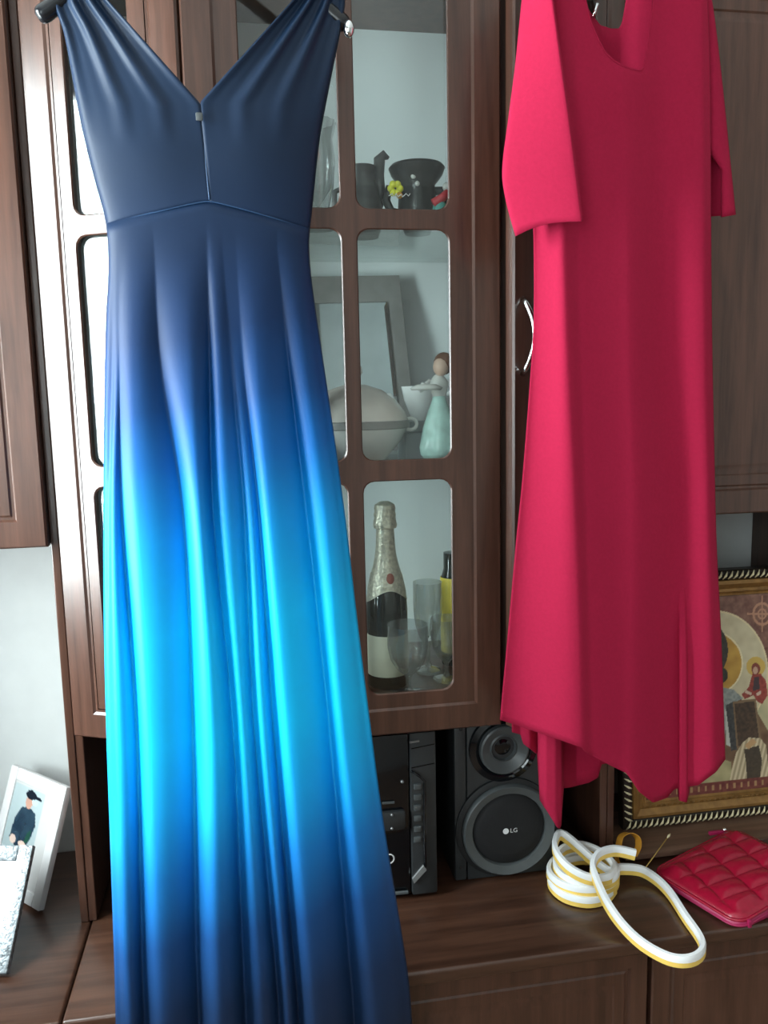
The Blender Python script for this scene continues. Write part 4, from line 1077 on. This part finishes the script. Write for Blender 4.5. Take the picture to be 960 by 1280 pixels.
# back panel seen inside the neckline and below the hem
BTOP = [(640, -40), (724, -40), (733, 8), (739, 18), (750, 32), (763, 36), (773, 36), (777, 30), (780, 14), (784, -10), (787, -40), (900, -40)]
BHEM = [(640, 915), (651, 918), (654, 929), (664, 937), (673, 944), (674.5, 998), (684, 1014), (697, 1035), (700, 1035), (701.5, 1028), (703, 985), (712, 984), (736, 978), (747, 972), (752, 955), (780, 950), (812, 950), (846, 960), (848.5, 1000), (858, 1003), (861, 988), (863, 960), (900, 940)]
BD = [(640, .040), (651, .040), (662, .030), (672, .052), (674.5, .006), (682, -.012), (694, -.016), (701, -.010), (704, .055), (720, .075), (745, .06), (800, .05), (845, .03), (850, -.01), (858, -.012), (862, .03), (900, .02)]
bus = [640+k*1.6 for k in range(int(258/1.6)+1)]
def red_back(i, j, NVr=60):
    x0 = bus[i]; v = j/(NVr-1); yt = interp(BTOP, x0); yb_ = interp(BHEM, x0); y = yt+(yb_-yt)*v
    w = min(1, max(0, (y-500)/350)); w = w*w*(3-2*w)
    # narrows with the front panel higher up
    u = (x0-640)/258; xs = sinterp(RL, y)+6+(sinterp(RRR, y)-sinterp(RL, y)-12)*u
    k = min(1, max(0, (y-650)/200)); x = xs+(x0-xs)*k
    if y < 200: x = x0 if 700 < x0 < 860 else x
    off = .050+.035*max(0, 1-abs(x0-775)/90)
    Y = RDY+off*(1-w)+(.012+interp(BD, x0))*w
    if y < 150: Y = RDY+off+.003*math.sin((x0-740)/14)*(1 if 700 < x0 < 860 else 0)
    return at(x, y, Y)
bk = MB(); bk.grid(len(bus), 60, red_back)
bk.build('back_panel', 'red_knit', rdress, smooth=True, solid=.0025)
# neckline binding
nb_ = [at(x, y+1, RDY-red_depth(x, y)-.006*math.exp(-((y-110)/40)**2)*math.exp(-((x-775)/50)**2)-.001) for x, y in NECK[1:-1]]
MB().tube(catmull(nb_, 4), .0016, 8).build('neck_binding', 'red_knit', rdress, smooth=True)
# sleeves
SLL = [(-60, 660), (0, 653), (80, 645), (150, 636), (215, 628.5), (250, 633), (295, 645)]
SLR = [(-60, 684), (0, 691), (80, 702), (180, 716), (275, 728), (300, 731)]
def sleeve_left(back):
    def fn(i, j):
        u = i/29; v = j/39
        hem = sinterp([(0, 295), (.25, 286), (.5, 280), (.75, 277.5), (1, 277)], u)
        y = -60+(hem+60)*v; x = sinterp(SLL, y)+(sinterp(SLR, y)-sinterp(SLL, y))*u
        b = math.sqrt(max(0, 1-(2*u-1)**2))
        tilt = -.040*u       # the sleeve front turns towards the window
        if back: return at(x, y, RDY-.030-.052*u+.030*b)
        return at(x, y, RDY-.030-.052*u-.005*b)
    return fn
sl = MB(); sl.grid(30, 40, sleeve_left(False)); sl.grid(30, 40, sleeve_left(True))
sl.build('sleeve', 'red_knit', rdress, smooth=True, solid=.0022)
SRO = [(-60, 876), (0, 889), (50, 896), (130, 905), (200, 912), (268, 919)]
def sleeve_right(back):
    def fn(i, j):
        u = i/19; v = j/39
        hem = 271.5-3*u; y = -60+(hem+60)*v
        xr = sinterp(SRO, y)
        xl = 872 if back else interp([(-60, 868), (0, 880), (175, 884), (190, 887), (212, 902), (300, 902)], y)
        x = xl+(xr-xl)*u; b = math.sqrt(max(0, 1-(2*u-1)**2))
        if back: return at(x, y, RDY+.060+.012*b-.02*u)
        return at(x, y, RDY+.036-.010*b)
    return fn
sr2 = MB(); sr2.grid(20, 40, sleeve_right(False)); sr2.grid(20, 40, sleeve_right(True))
sr2.build('sleeve', 'red_knit', rdress, smooth=True, solid=.0022)
hr = hanger('black hanger inside the shoulders of the red dress', (772, -110), (668, -45), (874, -45), -.085, TP+.062, dY=(-.03, .02))
pq = at(744, 14, -.05)
MB().tube([at(741, 22, -.06), at(744, 14, -.062), at(747, 4, -.066)], .003, 8).build('neck_glint', 'chrome', hr, smooth=True)  # bright sliver modelling the glint on the hanger inside the neckline
